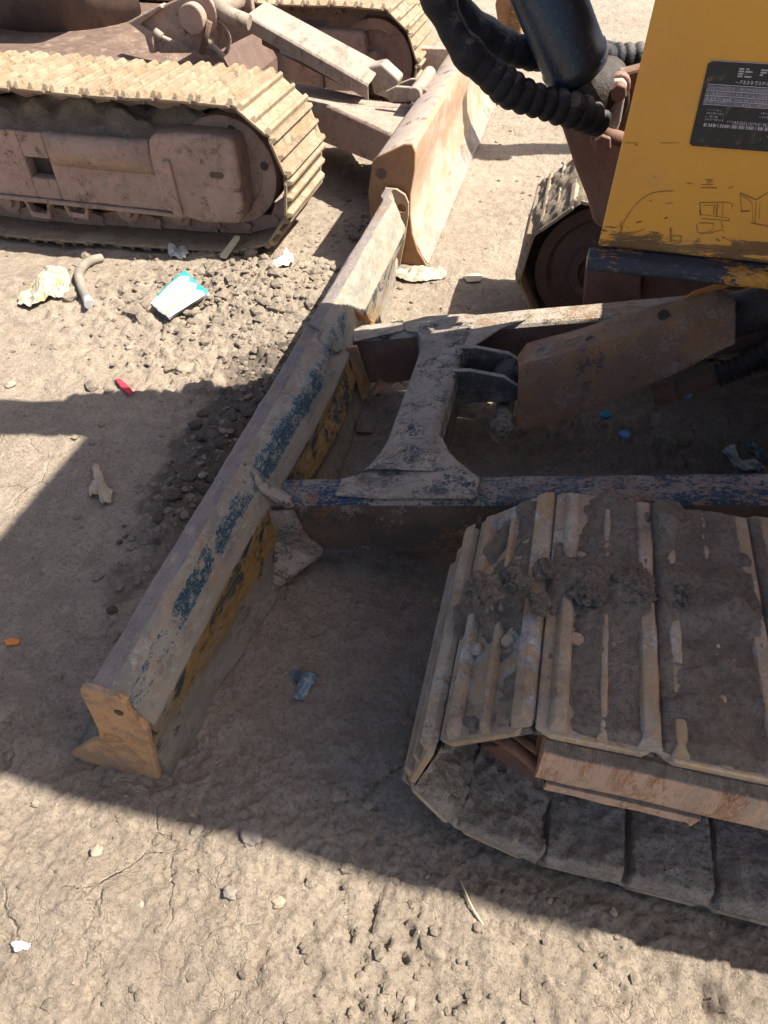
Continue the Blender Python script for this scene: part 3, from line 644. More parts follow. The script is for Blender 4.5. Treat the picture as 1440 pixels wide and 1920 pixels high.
# far end plate with its round hole: a ring of faces round the hole
of = [(-.585, .262), (-.57, .280), (-.53, .278), (-.500, .262), (-.487, .235), (-.487, .19), (-.498, .10), (-.515, .0), (-.60, .0), (-.588, .12)]
hc = PY(737, 401, 2.376); hr = .017; b = MB(); m = len(of); k = 36
def ray_poly(c, a, poly):
    best = None; d = (math.cos(a), math.sin(a))
    for i in range(len(poly)):
        (x1, z1), (x2, z2) = poly[i], poly[(i + 1) % len(poly)]; ex, ez = x2 - x1, z2 - z1; den = d[0] * ez - d[1] * ex
        if abs(den) < 1e-9: continue
        t = ((x1 - c[0]) * ez - (z1 - c[1]) * ex) / den; s = ((x1 - c[0]) * d[1] - (z1 - c[1]) * d[0]) / den
        if t > 0 and -1e-6 <= s <= 1 + 1e-6 and (best is None or t > best): best = t
    return (c[0] + d[0] * best, c[1] + d[1] * best)
hcx, hcz = -.512, .215
angs = sorted([2 * math.pi * i / k for i in range(k)] + [math.atan2(z - hcz, u - hcx) % (2 * math.pi) for u, z in of])
outp = [ray_poly((hcx, hcz), a, of) for a in angs]; inp = [(hcx + hr * math.cos(a), hcz + hr * math.sin(a)) for a in angs]; m = len(angs)
vs = [(u, 2.374, z) for u, z in outp] + [(u, 2.374, z) for u, z in inp] + [(u, 2.387, z) for u, z in outp] + [(u, 2.387, z) for u, z in inp]
fs = []
for i in range(m):
    j = (i + 1) % m; fs += [(i, j, m + j, m + i), (2 * m + i, 3 * m + i, 3 * m + j, 2 * m + j), (i, 2 * m + i, 2 * m + j, j), (m + i, m + j, 3 * m + j, 3 * m + i)]
b.add(vs, fs); b.build('end_plate', 'bgblade', blade)
# torn sheet and lips where the far arm meets the blade
b = MB(); b.prism([PY(637, 543, 1.66), PY(626, 571, 1.655), PY(655, 600, 1.645), PY(702, 605, 1.63), PY(668, 583, 1.645)], (-.004, .006, .0)); b.build('torn_plate', 'orangerust', blade)
b = MB(); b.tube(spline([PZ(578, 606, .285), PZ(590, 612, .286), PZ(601, 622, .28), PZ(596, 634, .275), PZ(612, 650, .26), PZ(632, 660, .235)]), [.004] * 51, 8)
b.tube(spline([PZ(640, 655, .222), PZ(612, 662, .238), PZ(596, 640, .266)]), .005, 8); b.build('weld_bead', 'strip', blade)
# wear lip and rib plate where the near arm meets the blade
b = MB(); b.prism([PZ(452, 868, .282), PZ(463, 862, .284), PZ(497, 893, .262), PZ(545, 928, .222), PZ(553, 945, .21), PZ(535, 948, .205), PZ(489, 920, .235)], (0, 0, -.012))
b.build('rib_plate', 'armtop', blade, bevel=.004)
b = MB(); b.prism([PY(503, 962, .90), PY(548, 960, .90), PY(575, 1012, .90), PY(607, 1034, .90), PY(540, 1090, .90), PY(514, 1100, .90), PY(508, 1040, .90)], (0, .012, 0))
b.prism([PZ(520, 990, .10), PZ(600, 1030, .055), PZ(606, 1040, .045), PZ(530, 1098, .02), PZ(508, 1110, .02)], (0, .0, .010))
b.build('gusset', 'armtop', blade, bevel=.004)
b = MB(); b.prism([PZ(648, 652, .215), PZ(668, 650, .21), PZ(692, 722, .06), PZ(690, 745, .035), PZ(678, 753, .03), PZ(666, 700, .10)], (.0, .012, .0))
b.prism([PZ(700, 740, .05), PZ(795, 690, .06), PZ(720, 690, .10), PZ(690, 745, .03)], (0, .01, 0))
b.build('gusset', 'endplate', blade, bevel=.003)
# --- push arms
def arm(y0, y1, mats, x0=-.462, x1=1.0, h=.148, cut=None):
    b = MB(); rows = []
    for i in range(41):
        x = x0 + (x1 - x0) * i / 40; zt = .2 + .24 * (x + .45) + .0015 * mnoise.noise((x * 8, y0, 0)); r = .012
        hh = h * (1 - .12 * sstep(x, -.1, .4))
        prf = [(y0, zt - hh), (y0, zt - r), (y0 + r * .35, zt - r * .35), (y0 + r, zt), (y1 - r, zt), (y1 - r * .35, zt - r * .35), (y1, zt - r), (y1, zt - hh)]
        rows.append([Vector((x, y + .001 * mnoise.noise((x * 10, y * 5, z)), z)) for y, z in prf])
    rows = [r + [r[0]] for r in rows]; K = 9
    vs = [p for r in rows for p in r]; fs = []; mi = []
    for i in range(40):
        for j in range(8):
            fs.append((i * K + j, i * K + j + 1, (i + 1) * K + j + 1, (i + 1) * K + j)); mi.append(1 if j in (0, 7) else 0)
    b.add(vs, fs, mi, False); b.add([tuple(p) for p in rows[0][:8]], [tuple(range(8))]); b.add([tuple(p) for p in rows[-1][:8]], [tuple(range(8))])
    return b.build('push_arm', mats, NX)
arm(.912, .988, ['armblue', 'blackpaint']); arm(1.553, 1.632, ['armfar', 'brownframe'])
# sleeves and gusset plates over the arms, one step proud
def tplate(pts, th, name, mat, par, off=0.0, bev=.003):
    b = MB(); top = [PT(x, y, off + th) for x, y in pts]; b.prism(top, (0, 0, -th)); return b.build(name, mat, par, bevel=bev)
cb = MB(); rows = []
for i in range(25):
    w = .985 + (1.56 - .985) * i / 24; x0, x1 = -.262, -.142; zt = .2 + .24 * .25 + .006; r = .022
    fl = .045 * (max(0, 1 - (w - .985) / .13) ** 2 + max(0, 1 - (1.56 - w) / .13) ** 2)
    x0 -= fl * .6; x1 += fl * .5
    rows.append([Vector(p) for p in ((x0, w, .10), (x0, w, zt - r - .01), (x0 + r * .3, w, zt - r * .4), (x0 + r, w, zt), (x1 - r, w, zt + .022), (x1 - r * .3, w, zt + .014), (x1, w, zt - r), (x1, w, .12))])
cb.grid([r + [r[0]] for r in rows], 0, False); cb.m = [1 if (i % 8) in (6, 7, 0) else 0 for i in range(len(cb.f))]
xm = cb.build('cross_member', ['armtop', 'navyside'], NX, bevel=.004)
tplate([(628, 927), (640, 897), (672, 889), (704, 871), (728, 848), (742, 834), (790, 812), (829, 818), (842, 845), (858, 862), (880, 880), (900, 895), (896, 934), (800, 932), (712, 933)], .006, 'gusset_plate', 'armtop', xm, .004)
tplate([(757, 603), (800, 592), (872, 587), (952, 598), (1003, 583), (985, 597), (935, 617), (912, 633), (888, 648), (840, 655), (806, 655), (797, 647), (783, 622), (762, 619)], .006, 'gusset_plate', 'armfar', xm, .004)
tplate([(668, 612), (756, 600), (760, 618), (664, 640), (660, 628)], .003, 'arm_sleeve', 'armfar', xm, .002, .002)
b = MB()
for (px, py, w) in ((822, 709, 1.435), (824, 749, 1.335)):
    a = PY(px, py, w)
    P = [Vector((a.x, w, .255)), Vector((-.19, w, .280)), Vector((-.12, w, .292)), Vector((-.04, w, .287)), Vector((.005, w, .262)), Vector((.012, w, .240)), Vector((-.01, w, .222)), Vector((-.10, w, .205)), Vector((-.15, w, .17)), Vector((a.x, w, .17))]
    b.prism(P, (0, .014, 0))
lug = b.build('cylinder_lug', 'navyside', xm, bevel=.003)
b = MB(); c = PY(940, 797, 1.30)
b.tube([(c.x, 1.295, c.z), (c.x, 1.50, c.z)], .022, 20); b.tube([(c.x, 1.292, c.z), (c.x, 1.297, c.z)], .027, 24); b.tube([(c.x, 1.286, c.z), (c.x, 1.293, c.z)], .014, 12)
b.prism([(c.x - .032, 1.300, c.z), (c.x + .030, 1.300, c.z), (c.x + .014, 1.300, c.z - .05), (c.x - .004, 1.300, c.z - .058), (c.x - .020, 1.300, c.z - .045)], (0, .012, 0))
b.build('hinge_pin', 'armtop', lug, bevel=.002)
# --- blade cylinder under its rusty guard
b = MB(); b.tube([(-.035, 1.35, .245), (-.035, 1.43, .245)], .036, 24)
b.tube([(-.03, 1.39, .245), (.06, 1.39, .30), (.10, 1.39, .325)], [.026, .026, .03], 18); b.tube([(.10, 1.39, .325), (.85, 1.39, .70)], .045, 20)
cy = b.build('blade_cylinder', 'greasy', NX)
b = MB()
A0 = spline([PY(985, 648, 1.40), PY(1010, 634, 1.40), PY(1090, 612, 1.40), PY(1150, 586, 1.40), PY(1240, 562, 1.40), PY(1300, 548, 1.40)], 8)
def lerp(p, q, t): return p + (q - p) * t
g_top = [(972, 668), (990, 645), (1060, 627), (1130, 604), (1180, 585), (1240, 572), (1300, 556), (1345, 543), (1388, 552)]
g_fold = [(974, 690), (995, 682), (1060, 667), (1130, 645), (1180, 628), (1240, 612), (1300, 596), (1345, 583), (1389, 572)]
g_low = [(967, 795), (986, 808), (1060, 786), (1130, 757), (1180, 737), (1240, 712), (1300, 684), (1345, 660), (1386, 640)]
gt = [PY(x, y, 1.44) for x, y in g_top]; gf = [PY(x, y, 1.33) for x, y in g_fold]; gl = [PY(x, y, 1.315) for x, y in g_low]
rows = []
for i in range(len(gt) - 1):
    for s in range(5):
        t = s / 5; a, f, l = lerp(gt[i], gt[i + 1], t), lerp(gf[i], gf[i + 1], t), lerp(gl[i], gl[i + 1], t)
        r = [lerp(a, f, q / 5) for q in range(5)] + [lerp(a, f, .96) + Vector((0, 0, .002)), lerp(f, l, .06) + Vector((0, .0, -.002))] + [lerp(f, l, q / 6) for q in range(1, 7)]
        rows.append([p + mnoise.noise_vector(p * 9) * .003 for p in r])
b.grid(rows)
grd = b.build('cylinder_guard', 'rustplate', NX, solid=.007, bevel=.0015)
b = MB(); b.prism([PY(1238, 590, 1.43), PY(1300, 548, 1.43), PY(1352, 531, 1.43), PY(1369, 529, 1.43), PY(1368, 538, 1.43), PY(1330, 556, 1.43), PY(1310, 575, 1.43), PY(1330, 590, 1.43), PY(1300, 600, 1.43)], (0, .007, .0)); b.build('guard_tab', 'orangerust', grd, bevel=.002)
for px, py in ((1108, 640), (1244, 592)):
    b = MB(); c = PY(px, py, 1.37); b.tube([c + Vector((0, 0, -.004)), c + Vector((-.002, -.006, .007))], .012, 6, 0, True, False)
    b.build('guard_bolt', 'darkrust', grd)
# hydraulic pipe with its nut, low between the arms
b = MB(); p0, p1, p2 = PY(1225, 742, 1.5), PY(1268, 733, 1.5), PY(1345, 705, 1.5); d = (p2 - p1).normalized()
b.tube([p0, p1], .026, 6, 0, True, False); b.tube([p1, p2], .018, 16); pp = b.build('hydraulic_pipe', 'brownframe', NX, bevel=.002)
b = MB(); P = []; rr = []
for i in range(90):
    P.append(p2 + d * .0035 * i + Vector((0, 0, .00002 * i * i))); rr.append(.026 + .003 * math.sin(i * 1.6))
b.tube(P, rr, 16); b.build('ribbed_hose', 'greasy', pp)
# pivot ears at the machine end of the arms
b = MB(); b.prism([PY(1392, 552, 1.70), PY(1440, 520, 1.70), PY(1500, 520, 1.70), PY(1500, 700, 1.70), PY(1420, 640, 1.70)], (0, -.12, 0)); b.build('arm_pivot', 'greasy', NX, bevel=.01)

# --- upper structure
YP = 1.14
b = MB()
L0, L1 = PY(1122, 462, YP), PY(1214, 0, YP)
xb, xt = .084, .092
b.prism([(xb, YP, .697), (1.75, YP, .697), (1.75, 1.60, .697), (.21, 1.60, .697)], (0, 0, .50)); hp = b.build('front_body_panel', 'yellow', NX, bevel=.005, seg=3)
b = MB()
prs = [(1.128, .6965), (1.112, .694), (1.104, .686), (1.104, .674), (1.115, .668)]
b.prism([(.072, y, z) for y, z in prs] + [(.072, 1.142, .668), (.072, 1.142, .6965)], (1.70, 0, 0)); b.prism([(.088, 1.1425, .668), (1.77, 1.1425, .668), (1.77, 1.60, .668), (.21, 1.60, .668)], (0, 0, .028)); b.box(.40, 1.77, 1.6005, 2.30, .66, .699)
b.build('floor_sill', 'sill', NX, bevel=.003, wob=.0015, wobs=20)
b = MB(); b.box(.95, 2.05, .60, 2.34, .70, 1.5); b.build('engine_hood', 'yellow', NX, bevel=.05, seg=4)
b = MB(); b.box(.35, 1.75, .61, 1.70, 2.15, 2.20); b.build('canopy_roof', 'yellow', NX, bevel=.02)
for x, y, z0 in ((.40, 1.18, 1.2), (.40, 1.44, 1.2), (1.70, .66, 1.5), (1.70, 1.65, 1.5)):
    b = MB(); b.box(x - .022, x + .022, y - .022, y + .022, z0, 2.152); b.build('canopy_post', 'greasy', NX)
b = MB(); b.box(.78, 1.25, 1.25, 1.48, 1.2, 1.34); b.box(1.16, 1.25, 1.25, 1.48, 1.30, 1.75); b.build('operator_seat', 'hose', NX, bevel=.03)
# data plate on the panel
def panel(px, py, off=0.0): return PY(px, py, YP - off)
b = MB(); A, B_, C_, D_ = panel(1329, 114), panel(1600, 131), panel(1600, 297), panel(1292, 272)
x_l = (A.x + D_.x) / 2; z_t = A.z; z_b = D_.z; slant = (A.x - D_.x)
def PL(s, t):                                           # label coordinates: s across (0..1 of .25 m), t down (0..1)
    return Vector((D_.x + slant * (1 - t) + s * .25, 0, z_t + (z_b - z_t) * t))
def quad(b, s0, s1, t0, t1, off, mi):
    vs = [PL(s0, t0), PL(s1, t0), PL(s1, t1), PL(s0, t1)]
    b.add([(p.x, YP - off, p.z) for p in vs], [(0, 1, 2, 3)], mi)
pl = [PL(.02, 0), PL(1, 0), PL(1, 1), PL(.015, 1), PL(0, .97), PL(.0, .03)]
b.prism([(p.x, YP - .0025, p.z) for p in pl], (0, .0023, 0), 0)
rp = random.Random(4)
quad(b, 0, 1, -.012, -.002, .0012, 1)
quad(b, .02, .98, .26, .475, .0030, 2)
for t0 in (.245, .315, .375, .43, .478): quad(b, .02, .99, t0, t0 + .008, .0036, 1)
def glyphs(s0, s1, t0, t1, gw, dens=.62, mi=1):
    s = s0
    while s < s1:
        w = gw * rp.uniform(.7, 1.1)
        for r in range(4):
            h = (t1 - t0) / 4
            if rp.random() < dens: quad(b, s, s + w * rp.choice((1, .9, .45)), t0 + h * r, t0 + h * (r + .62), .0038, mi)
        if rp.random() < .8: quad(b, s + w * rp.choice((0, .4, .75)), s + w * (rp.choice((.2, .6, .95))), t0, t1, .0038, mi)
        s += w * 1.28
glyphs(.16, .24, .05, .16, .035, .8); glyphs(.27, .52, .05, .16, .035, .85); glyphs(.56, .98, .055, .165, .035, .85)
glyphs(.16, .6, .185, .225, .016); glyphs(.62, .95, .185, .225, .016)
for t0, L in ((.27, .12), (.335, .10), (.395, .12), (.445, .1)):
    glyphs(.03, .03 + L, t0, t0 + .03, .012); glyphs(.18, .5, t0 + .003, t0 + .03, .014, .9); glyphs(.6, .9, t0, t0 + .03, .014)
for t0, s0, s1 in ((.53, .05, .12), (.57, .05, .14), (.53, .33, .9), (.575, .33, .8), (.61, .05, .11), (.645, .05, .14), (.655, .17, .62), (.675, .2, .58)): glyphs(s0, s1, t0, t0 + .024, .010)
for k in range(70): quad(b, .05 + k * .0125, .05 + k * .0125 + rp.choice((.004, .008, .010)), .705, .745, .0038, 1)
glyphs(.40, .52, .80, .82, .01); glyphs(.42, .5, .84, .86, .01); glyphs(.42, .47, .90, .915, .01)
b.build('data_plate', ['plate_black', 'plate_ink', 'plate_grey'], hp)
# worn line drawings and lettering on the panel
b = MB()
def stroke(pts, w=.0014):
    w *= .62
    P = [panel(x, y, .0012) for x, y in pts]
    for i in range(len(P) - 1):
        d = (P[i + 1] - P[i]); 
        if d.length < 1e-6: continue
        nn = Vector((-d.z, 0, d.x)).normalized() * w * .5 * rp.uniform(.6, 1.3)
        b.add([P[i] - nn, P[i + 1] - nn, P[i + 1] + nn, P[i] + nn], [(0, 1, 2, 3)])
stroke([(1263, 358), (1240, 359), (1222, 362), (1205, 372), (1192, 384), (1183, 395), (1175, 407), (1168, 420), (1165, 432)], .002)
stroke([(1166, 415), (1163, 420), (1166, 427), (1164, 434)], .003)
stroke([(1248, 382), (1262, 381)]); stroke([(1183, 436), (1196, 434), (1209, 430)], .002); stroke([(1167, 451), (1192, 450)], .003); stroke([(1220, 459), (1250, 462), (1300, 465), (1380, 471), (1420, 470)], .0016)
stroke([(1193, 418), (1203, 415)], .004); stroke([(1246, 410), (1252, 407)], .003)
b.build('panel_decal', 'ink', hp); b = MB()
stroke([(1312, 380), (1362, 379), (1374, 383), (1372, 391)]); stroke([(1312, 380), (1314, 402), (1366, 409), (1368, 414), (1316, 410)]); stroke([(1318, 385), (1340, 385), (1338, 402)]); stroke([(1345, 381), (1344, 406)]); stroke([(1356, 381), (1354, 407)]); stroke([(1340, 400), (1350, 383)])
stroke([(1312, 393), (1314, 404)], .003); stroke([(1310, 418), (1338, 419), (1336, 432), (1312, 440)]); stroke([(1308, 436), (1330, 438), (1352, 431), (1358, 433)], .0018); stroke([(1306, 421), (1308, 435)]); stroke([(1352, 414), (1355, 428)])
b.build('panel_decal', 'ink', hp); b = MB()
stroke([(1388, 362), (1391, 398), (1405, 396)]); stroke([(1388, 362), (1418, 375), (1440, 361)], .002); stroke([(1392, 367), (1410, 380), (1412, 420)]); stroke([(1418, 378), (1416, 418)]); stroke([(1388, 396), (1406, 395)], .002); stroke([(1408, 418), (1445, 425)], .003); stroke([(1425, 380), (1424, 410)])
b.build('panel_decal', 'ink', hp); b = MB()
stroke([(1257, 427), (1259, 455)], .004); stroke([(1262, 442), (1278, 443), (1276, 455), (1262, 456)], .002); stroke([(1343, 448), (1350, 452)], .005); stroke([(1300, 458), (1312, 446)], .002)
b.build('panel_decal', 'ink', hp); b = MB()
for x0, x1, y in ((1287, 1300, 344), (1313, 1337, 346), (1313, 1343, 352), (1322, 1336, 337), (1326, 1335, 341)):
    x = x0
    while x < x1: stroke([(x, y), (x + rp.uniform(1.5, 2.4), y + .2)], .0026); x += 2.7
b.build('panel_lettering', 'ink', hp); b = MB()
stroke([(1366, 354), (1375, 349)]); stroke([(1225, 331), (1229, 333)], .003); stroke([(1218, 375), (1221, 377)], .003); stroke([(1172, 268), (1196, 268)]); stroke([(1238, 268), (1272, 268)]); stroke([(1190, 270), (1196, 273)], .003)
b.build('panel_decal', 'ink', hp)
# --- swing post, clamp and boom cylinder foot
YB = 1.72
b = MB()
b.prism([PY(x, y, YB) for x, y in ((1048, 222), (1062, 190), (1120, 150), (1230, 120), (1260, 250), (1230, 440), (1190, 470), (1113, 418), (1100, 370), (1080, 320))], (0, .05, 0), 0)
b.prism([PY(x, y, YB + .17) for x, y in ((1070, 130), (1140, 90), (1230, 90), (1230, 230), (1090, 210))], (0, .04, 0), 1)
sp = b.build('swing_post', ['brownframe', 'greasy'], NX, bevel=.006)
b = MB(); c = PY(1125, 190, YB - .01)
b.tube([(c.x, YB - .035, c.z), (c.x, YB + .25, c.z)], .060, 32); b.tube([(c.x + .004, YB - .06, c.z - .006), (c.x + .004, YB - .03, c.z - .006)], .04, 28)
b.build('swing_pin', 'greasy', sp, bevel=.004)
b = MB(); cl = [(1142, 152), (1168, 150), (1176, 160), (1164, 228), (1158, 246), (1130, 240), (1116, 232)]
b.prism([PY(x, y, YB - .11) for x, y in cl], (0, .022, 0)); ck = b.build('clamp_bar', 'steelgrey', sp, bevel=.004)
for (px, py, rr_) in ((1160, 172, .017), (1130, 268, .019)):
    c = PY(px, py, YB - .12); b = MB(); b.tube([(c.x, YB - .135, c.z), (c.x, YB - .088, c.z)], rr_, 6, 0, True, False); b.tube([(c.x, YB - .092, c.z), (c.x, YB - .06, c.z)], rr_ * 1.35, 16); b.build('bolt', 'brownframe', ck, bevel=.003)
b = MB(); b.tube([PY(1120, 246, YB - .11), PY(1168, 262, YB - .11)], .014, 12); b.build('bolt', 'brownframe', ck)
# boom cylinder (barrel, cap) and the boom above it
ax0 = PY(1082, 128, 1.61); ax1 = PY(1030, 0, 1.585); dd = (ax1 - ax0).normalized()
b = MB(); b.tube([ax0 - dd * .012, ax0, ax0 + dd * .02, ax0 + dd * .024, ax0 + dd * .62], [.056, .063, .065, .062, .062], 40); bc = b.build('boom_cylinder', 'cylinder', NX)
b = MB(); e = ax0 - dd * .012; b.tube([e - dd * .06 + Vector((.02, 0, -.01)), e], [.045, .053], 24); b.build('cylinder_eye', 'greasy', bc)
b = MB()
bp = [Vector((.13, 1.565, 1.03)), Vector((-.12, 1.495, 1.28)), Vector((-.38, 1.42, 1.54)), Vector((-.72, 1.335, 1.80))]
for i in range(3):
    a, c = bp[i], bp[i + 1]; d = (c - a).normalized(); nrm = Vector((-d.z, 0, d.x)) * .085
    b.prism([a - nrm - d * .01, c - nrm + d * .01, c + nrm + d * .01, a + nrm - d * .01], (0, .14, 0))
b.v = [(x, y - .07, z) for x, y, z in b.v]; b.build('boom', 'yellow', NX, bevel=.01)
# hoses in black ribbed sleeves
def sleeve(pts, rad, amp, name='hydraulic_hose', pitchr=.025, ph=0):
    sp_ = spline(pts, 40); b = MB(); L = 0; P = []; rr_ = []; last = sp_[0]
    for p in sp_:
        L += (p - last).length; last = p
        k = sstep(L, .10, .34)
        w = amp * k * (abs(math.sin(math.pi * L / pitchr + ph)) ** .6 - .5) * 2 + .006 * mnoise.noise((L * 14, ph, 0)) + .005 * (1 - k) * mnoise.noise((L * 30, 2, 0))
        P.append(p + Vector((.004 * mnoise.noise((L * 12, 1, ph)), 0, .006 * mnoise.noise((L * 10, 4, ph))))); rr_.append(rad + w)
    b.tube(P, rr_, 22); return b.build(name, 'hose', NX)
sleeve([PY(800, -60, 1.50), PY(828, 15, 1.50), PY(862, 75, 1.50), PY(908, 130, 1.51), PY(962, 172, 1.52), PY(1030, 196, 1.54), PY(1085, 210, 1.56), PY(1125, 222, 1.60)], .029, .0035)
sleeve([PY(812, -60, 1.60), PY(850, -5, 1.60), PY(890, 50, 1.61), PY(935, 82, 1.62), PY(1000, 98, 1.64), PY(1080, 108, 1.80), PY(1150, 108, 1.86), PY(1240, 110, 1.88)], .028, .003, ph=1.0)

# ================================================================== the far rust-brown excavator
BX = add_root('mini_excavator', (-1.9, 3.35, 0), 'faded red brown mini excavator with a cream sunlit track, parked behind the first', 'excavator')
YT0, WB = 2.30, .42; YT = YT0 + WB / 2
sag = lambda x: -.045 * min(1, max(0, (-x - 1.05) / .95))
JB0 = [(-1.13, .030), (-1.005, .070), (-.925, .172), (-.908, .306), (-.957, .430), (-1.065, .510)]
def rev_loop(J0, pitch, top, bot, rear):
    """same loop for a machine lying to the left of its idler"""
    J = list(J0); x = J[-1][0]
    while x - pitch > rear: x -= pitch; J.append((x, top(x)))
    zt = J[-1][1]; zb = bot(rear); cz = (zt + zb) / 2; rad = (zt - zb) / 2; cx = J[-1][0]
    k = max(3, int(round(math.pi * rad / pitch)))
    for i in range(1, k): a = math.pi / 2 + math.pi * i / k; J.append((cx + rad * math.cos(a), cz + rad * math.sin(a)))
    nb = int(round((J0[0][0] - cx) / pitch)); stp = (J0[0][0] - cx) / nb
    for i in range(nb): x = cx + stp * i; J.append((x, bot(x)))
    return J
JB = rev_loop(JB0, .135, lambda x: .512 + .003 * math.sin(x * 9), lambda x: .030 + sag(x), -2.75)[::-1]
bt = chain(JB, YT, BX, 'bgrust')
bg_shoe = shoe_mesh('track_shoe', .135, WB, [(.12, .020, .9), (.50, .018, .9), (.89, .022, 1.0)], .019, 'bgshoe', False)
place_shoes(bg_shoe, JB, YT, bt)
# outer frame beam with its square opening, bump-stop step and idler box
b = MB(); yb = 2.335
for x0, x1, z0, z1 in ((-2.6, -1.955, .135, .375), (-1.85, -1.30, .135, .375), (-1.955, -1.85, .285, .375), (-1.955, -1.85, .135, .212)):
    b.box(x0, x1, yb, yb + .10, z0, z1)
b.box(-2.6, -1.30, yb + .08, yb + .28, .18, .40)
b.box(-2.6, -1.33, yb - .012, yb + .02, .118, .134)
fr = b.build('track_frame', 'bgrust', BX, bevel=.006)
b = MB(); b.box(-1.975, -1.83, yb + .045, yb + .075, .19, .30); b.build('opening_shade', 'greasy', fr)  # dark plate set inside the opening to stand for its shade
rows = []; b = MB()
for i in range(31):
    x = -1.84 + .42 * i / 30; k = sstep(x, -1.84, -1.78) * (1 - sstep(x, -1.50, -1.42))
    rows.append([Vector((x, yb + .02 - .03 * k, .385)), Vector((x, yb - .004 - .03 * k, .372)), Vector((x, yb - .006 - .034 * k, .30 + .02 * k)), Vector((x, yb - .003 - .002 * k, .268))])
b.grid(rows); b.build('frame_boss', 'bgrust', fr, solid=.004)
box = [(275, 262), (288, 252), (330, 250), (385, 254), (436, 262), (441, 290), (456, 385), (455, 408), (447, 421), (380, 419), (330, 404), (305, 392), (292, 345), (280, 300)]
b = MB(); b.prism([PY(x, y, 2.305) for x, y in box], (0, .12, 0)); ib = b.build('idler_box', 'bgrust', BX, bevel=.016, seg=3)
b = MB(); c0, c1 = PY(396, 328, 2.3035), PY(416, 330, 2.3035)
b.prism([(c0.x - .008, 2.3025, c0.z), (c0.x, 2.3025, c0.z + .010), (c1.x, 2.3025, c1.z + .010), (c1.x + .008, 2.3025, c1.z), (c1.x, 2.3025, c1.z - .010), (c0.x, 2.3025, c0.z - .010)], (0, .006, 0)); b.build('slot', 'bgdark', ib)
b = MB(); b.prism([PY(302, 300, 2.303), PY(318, 300, 2.303), PY(345, 405, 2.303), PY(328, 404, 2.303)], (0, -.012, 0)); b.build('rib', 'bgrust', ib, bevel=.005)
wheel((-1.165, .275), [(.0, .036), (.125, .036), (.132, .028), (.172, .024), (.184, .03), (.184, .20), (0, .20)], 2.375, BX, 'bgrust', 'idler')
for a in (12, 75, 140):
    x, z = -1.165 + .148 * math.cos(R(a)), .275 + .148 * math.sin(R(a)); b = MB(); b.tube([(x, 2.3985, z), (x, 2.405, z)], .015, 16); b.build('idler_hole', 'greasy', BX)
for px in (20, 140, 235, 330):
    c = PY(px, 398, 2.40); wheel((c.x, .110 + sag(c.x) * .6), [(0, 0), (.03, 0), (.034, .02), (.052, .022), (.052, .16), (0, .16)], 2.39, BX, 'bgrust', 'track_roller')
for px in (70, 140):
    b = MB(); c = PY(px, 395, 2.34)
    b.prism([(c.x - .055, 2.345, c.z + .04), (c.x - .04, 2.345, c.z - .03), (c.x + .045, 2.345, c.z - .035), (c.x + .065, 2.345, c.z + .035), (c.x + .05, 2.345, c.z + .035), (c.x + .035, 2.345, c.z - .012), (c.x - .028, 2.345, c.z - .010), (c.x - .04, 2.345, c.z + .04)], (0, .03, 0)); b.build('roller_guard', 'bgrust', BX, bevel=.004)
# mud packed above the frame
rows = []; b = MB()
for i in range(90):
    x = -2.6 + 1.36 * i / 89; r = []
    for j in range(26):
        t = j / 25; y = 2.35 + .26 * t; z = .375 + .075 * math.sin(min(1, t * 2.2) * 1.57) + .05 * fbm(x * 8, y * 8, 3, 4) * min(1, t * 4); z = min(z, .492)
        r.append(Vector((x, y + .03 * fbm(x * 9, t * 4, 9, 3), z)))
    rows.append(r)
b.grid(rows); b.build('caked_mud', 'mudpale', bt)
# far track of the same machine
YT2 = 4.10; bt2 = chain([(x + .13, z) for x, z in JB], YT2, BX, 'bgrust'); place_shoes(bg_shoe, [(x + .13, z) for x, z in JB], YT2, bt2)
wheel((-1.01, .272), [(.0, .0), (.06, .0), (.066, .03), (.14, .036), (.150, .012), (.196, .012), (.196, .20), (0, .20)], 3.96, BX, 'bgrust', 'idler')
b = MB(); b.box(-2.6, -1.28, 3.93, 4.15, .14, .42); b.prism([(-1.30, 3.905, .42), (-1.05, 3.905, .42), (-1.03, 3.905, .16), (-1.26, 3.905, .13)], (0, .12, 0)); b.build('track_frame', 'bgrust', BX, bevel=.02)
# carbody between the tracks and the swing bracket standing on it
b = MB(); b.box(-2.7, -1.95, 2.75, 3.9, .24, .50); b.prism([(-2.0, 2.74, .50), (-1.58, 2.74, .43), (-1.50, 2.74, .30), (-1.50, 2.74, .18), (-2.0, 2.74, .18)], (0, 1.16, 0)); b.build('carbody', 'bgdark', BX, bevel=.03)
YK = 3.0
b = MB()
b.prism([PY(x, y, YK) for x, y in ((243, 42), (262, 33), (300, 12), (345, -8), (410, -10), (404, 30), (388, 70), (380, 100), (300, 100), (286, 90), (275, 58))], (0, .03, 0))
b.prism([PY(x, y, YK - .02) for x, y in ((238, 42), (300, 8), (304, 16), (262, 46), (284, 62), (292, 100), (280, 100), (270, 66))], (0, .05, 0))
bk = b.build('swing_bracket', 'bgrust', BX, bevel=.006)
b = MB(); b.prism([PY(x, y, YK + .34) for x, y in ((330, -5), (470, -10), (480, 60), (380, 110), (330, 100))], (0, .03, 0)); b.build('swing_bracket', 'bgrust', BX, bevel=.006)
c = PY(378, 26, YK)
b = MB(); b.tube([(c.x, YK - .10, c.z), (c.x, YK + .34, c.z)], .050, 24); b.tube([(c.x + .02, YK - .055, c.z + .01), (c.x + .02, YK - .03, c.z + .01)], .068, 28); b.build('pivot_pin', 'bgrust', bk, bevel=.005)
b = MB(); b.tube([(c.x - .045, YK - .11, c.z - .045), (c.x - .045, YK - .07, c.z - .045)], .012, 12); b.build('pin_bolt', 'bgpale', bk)
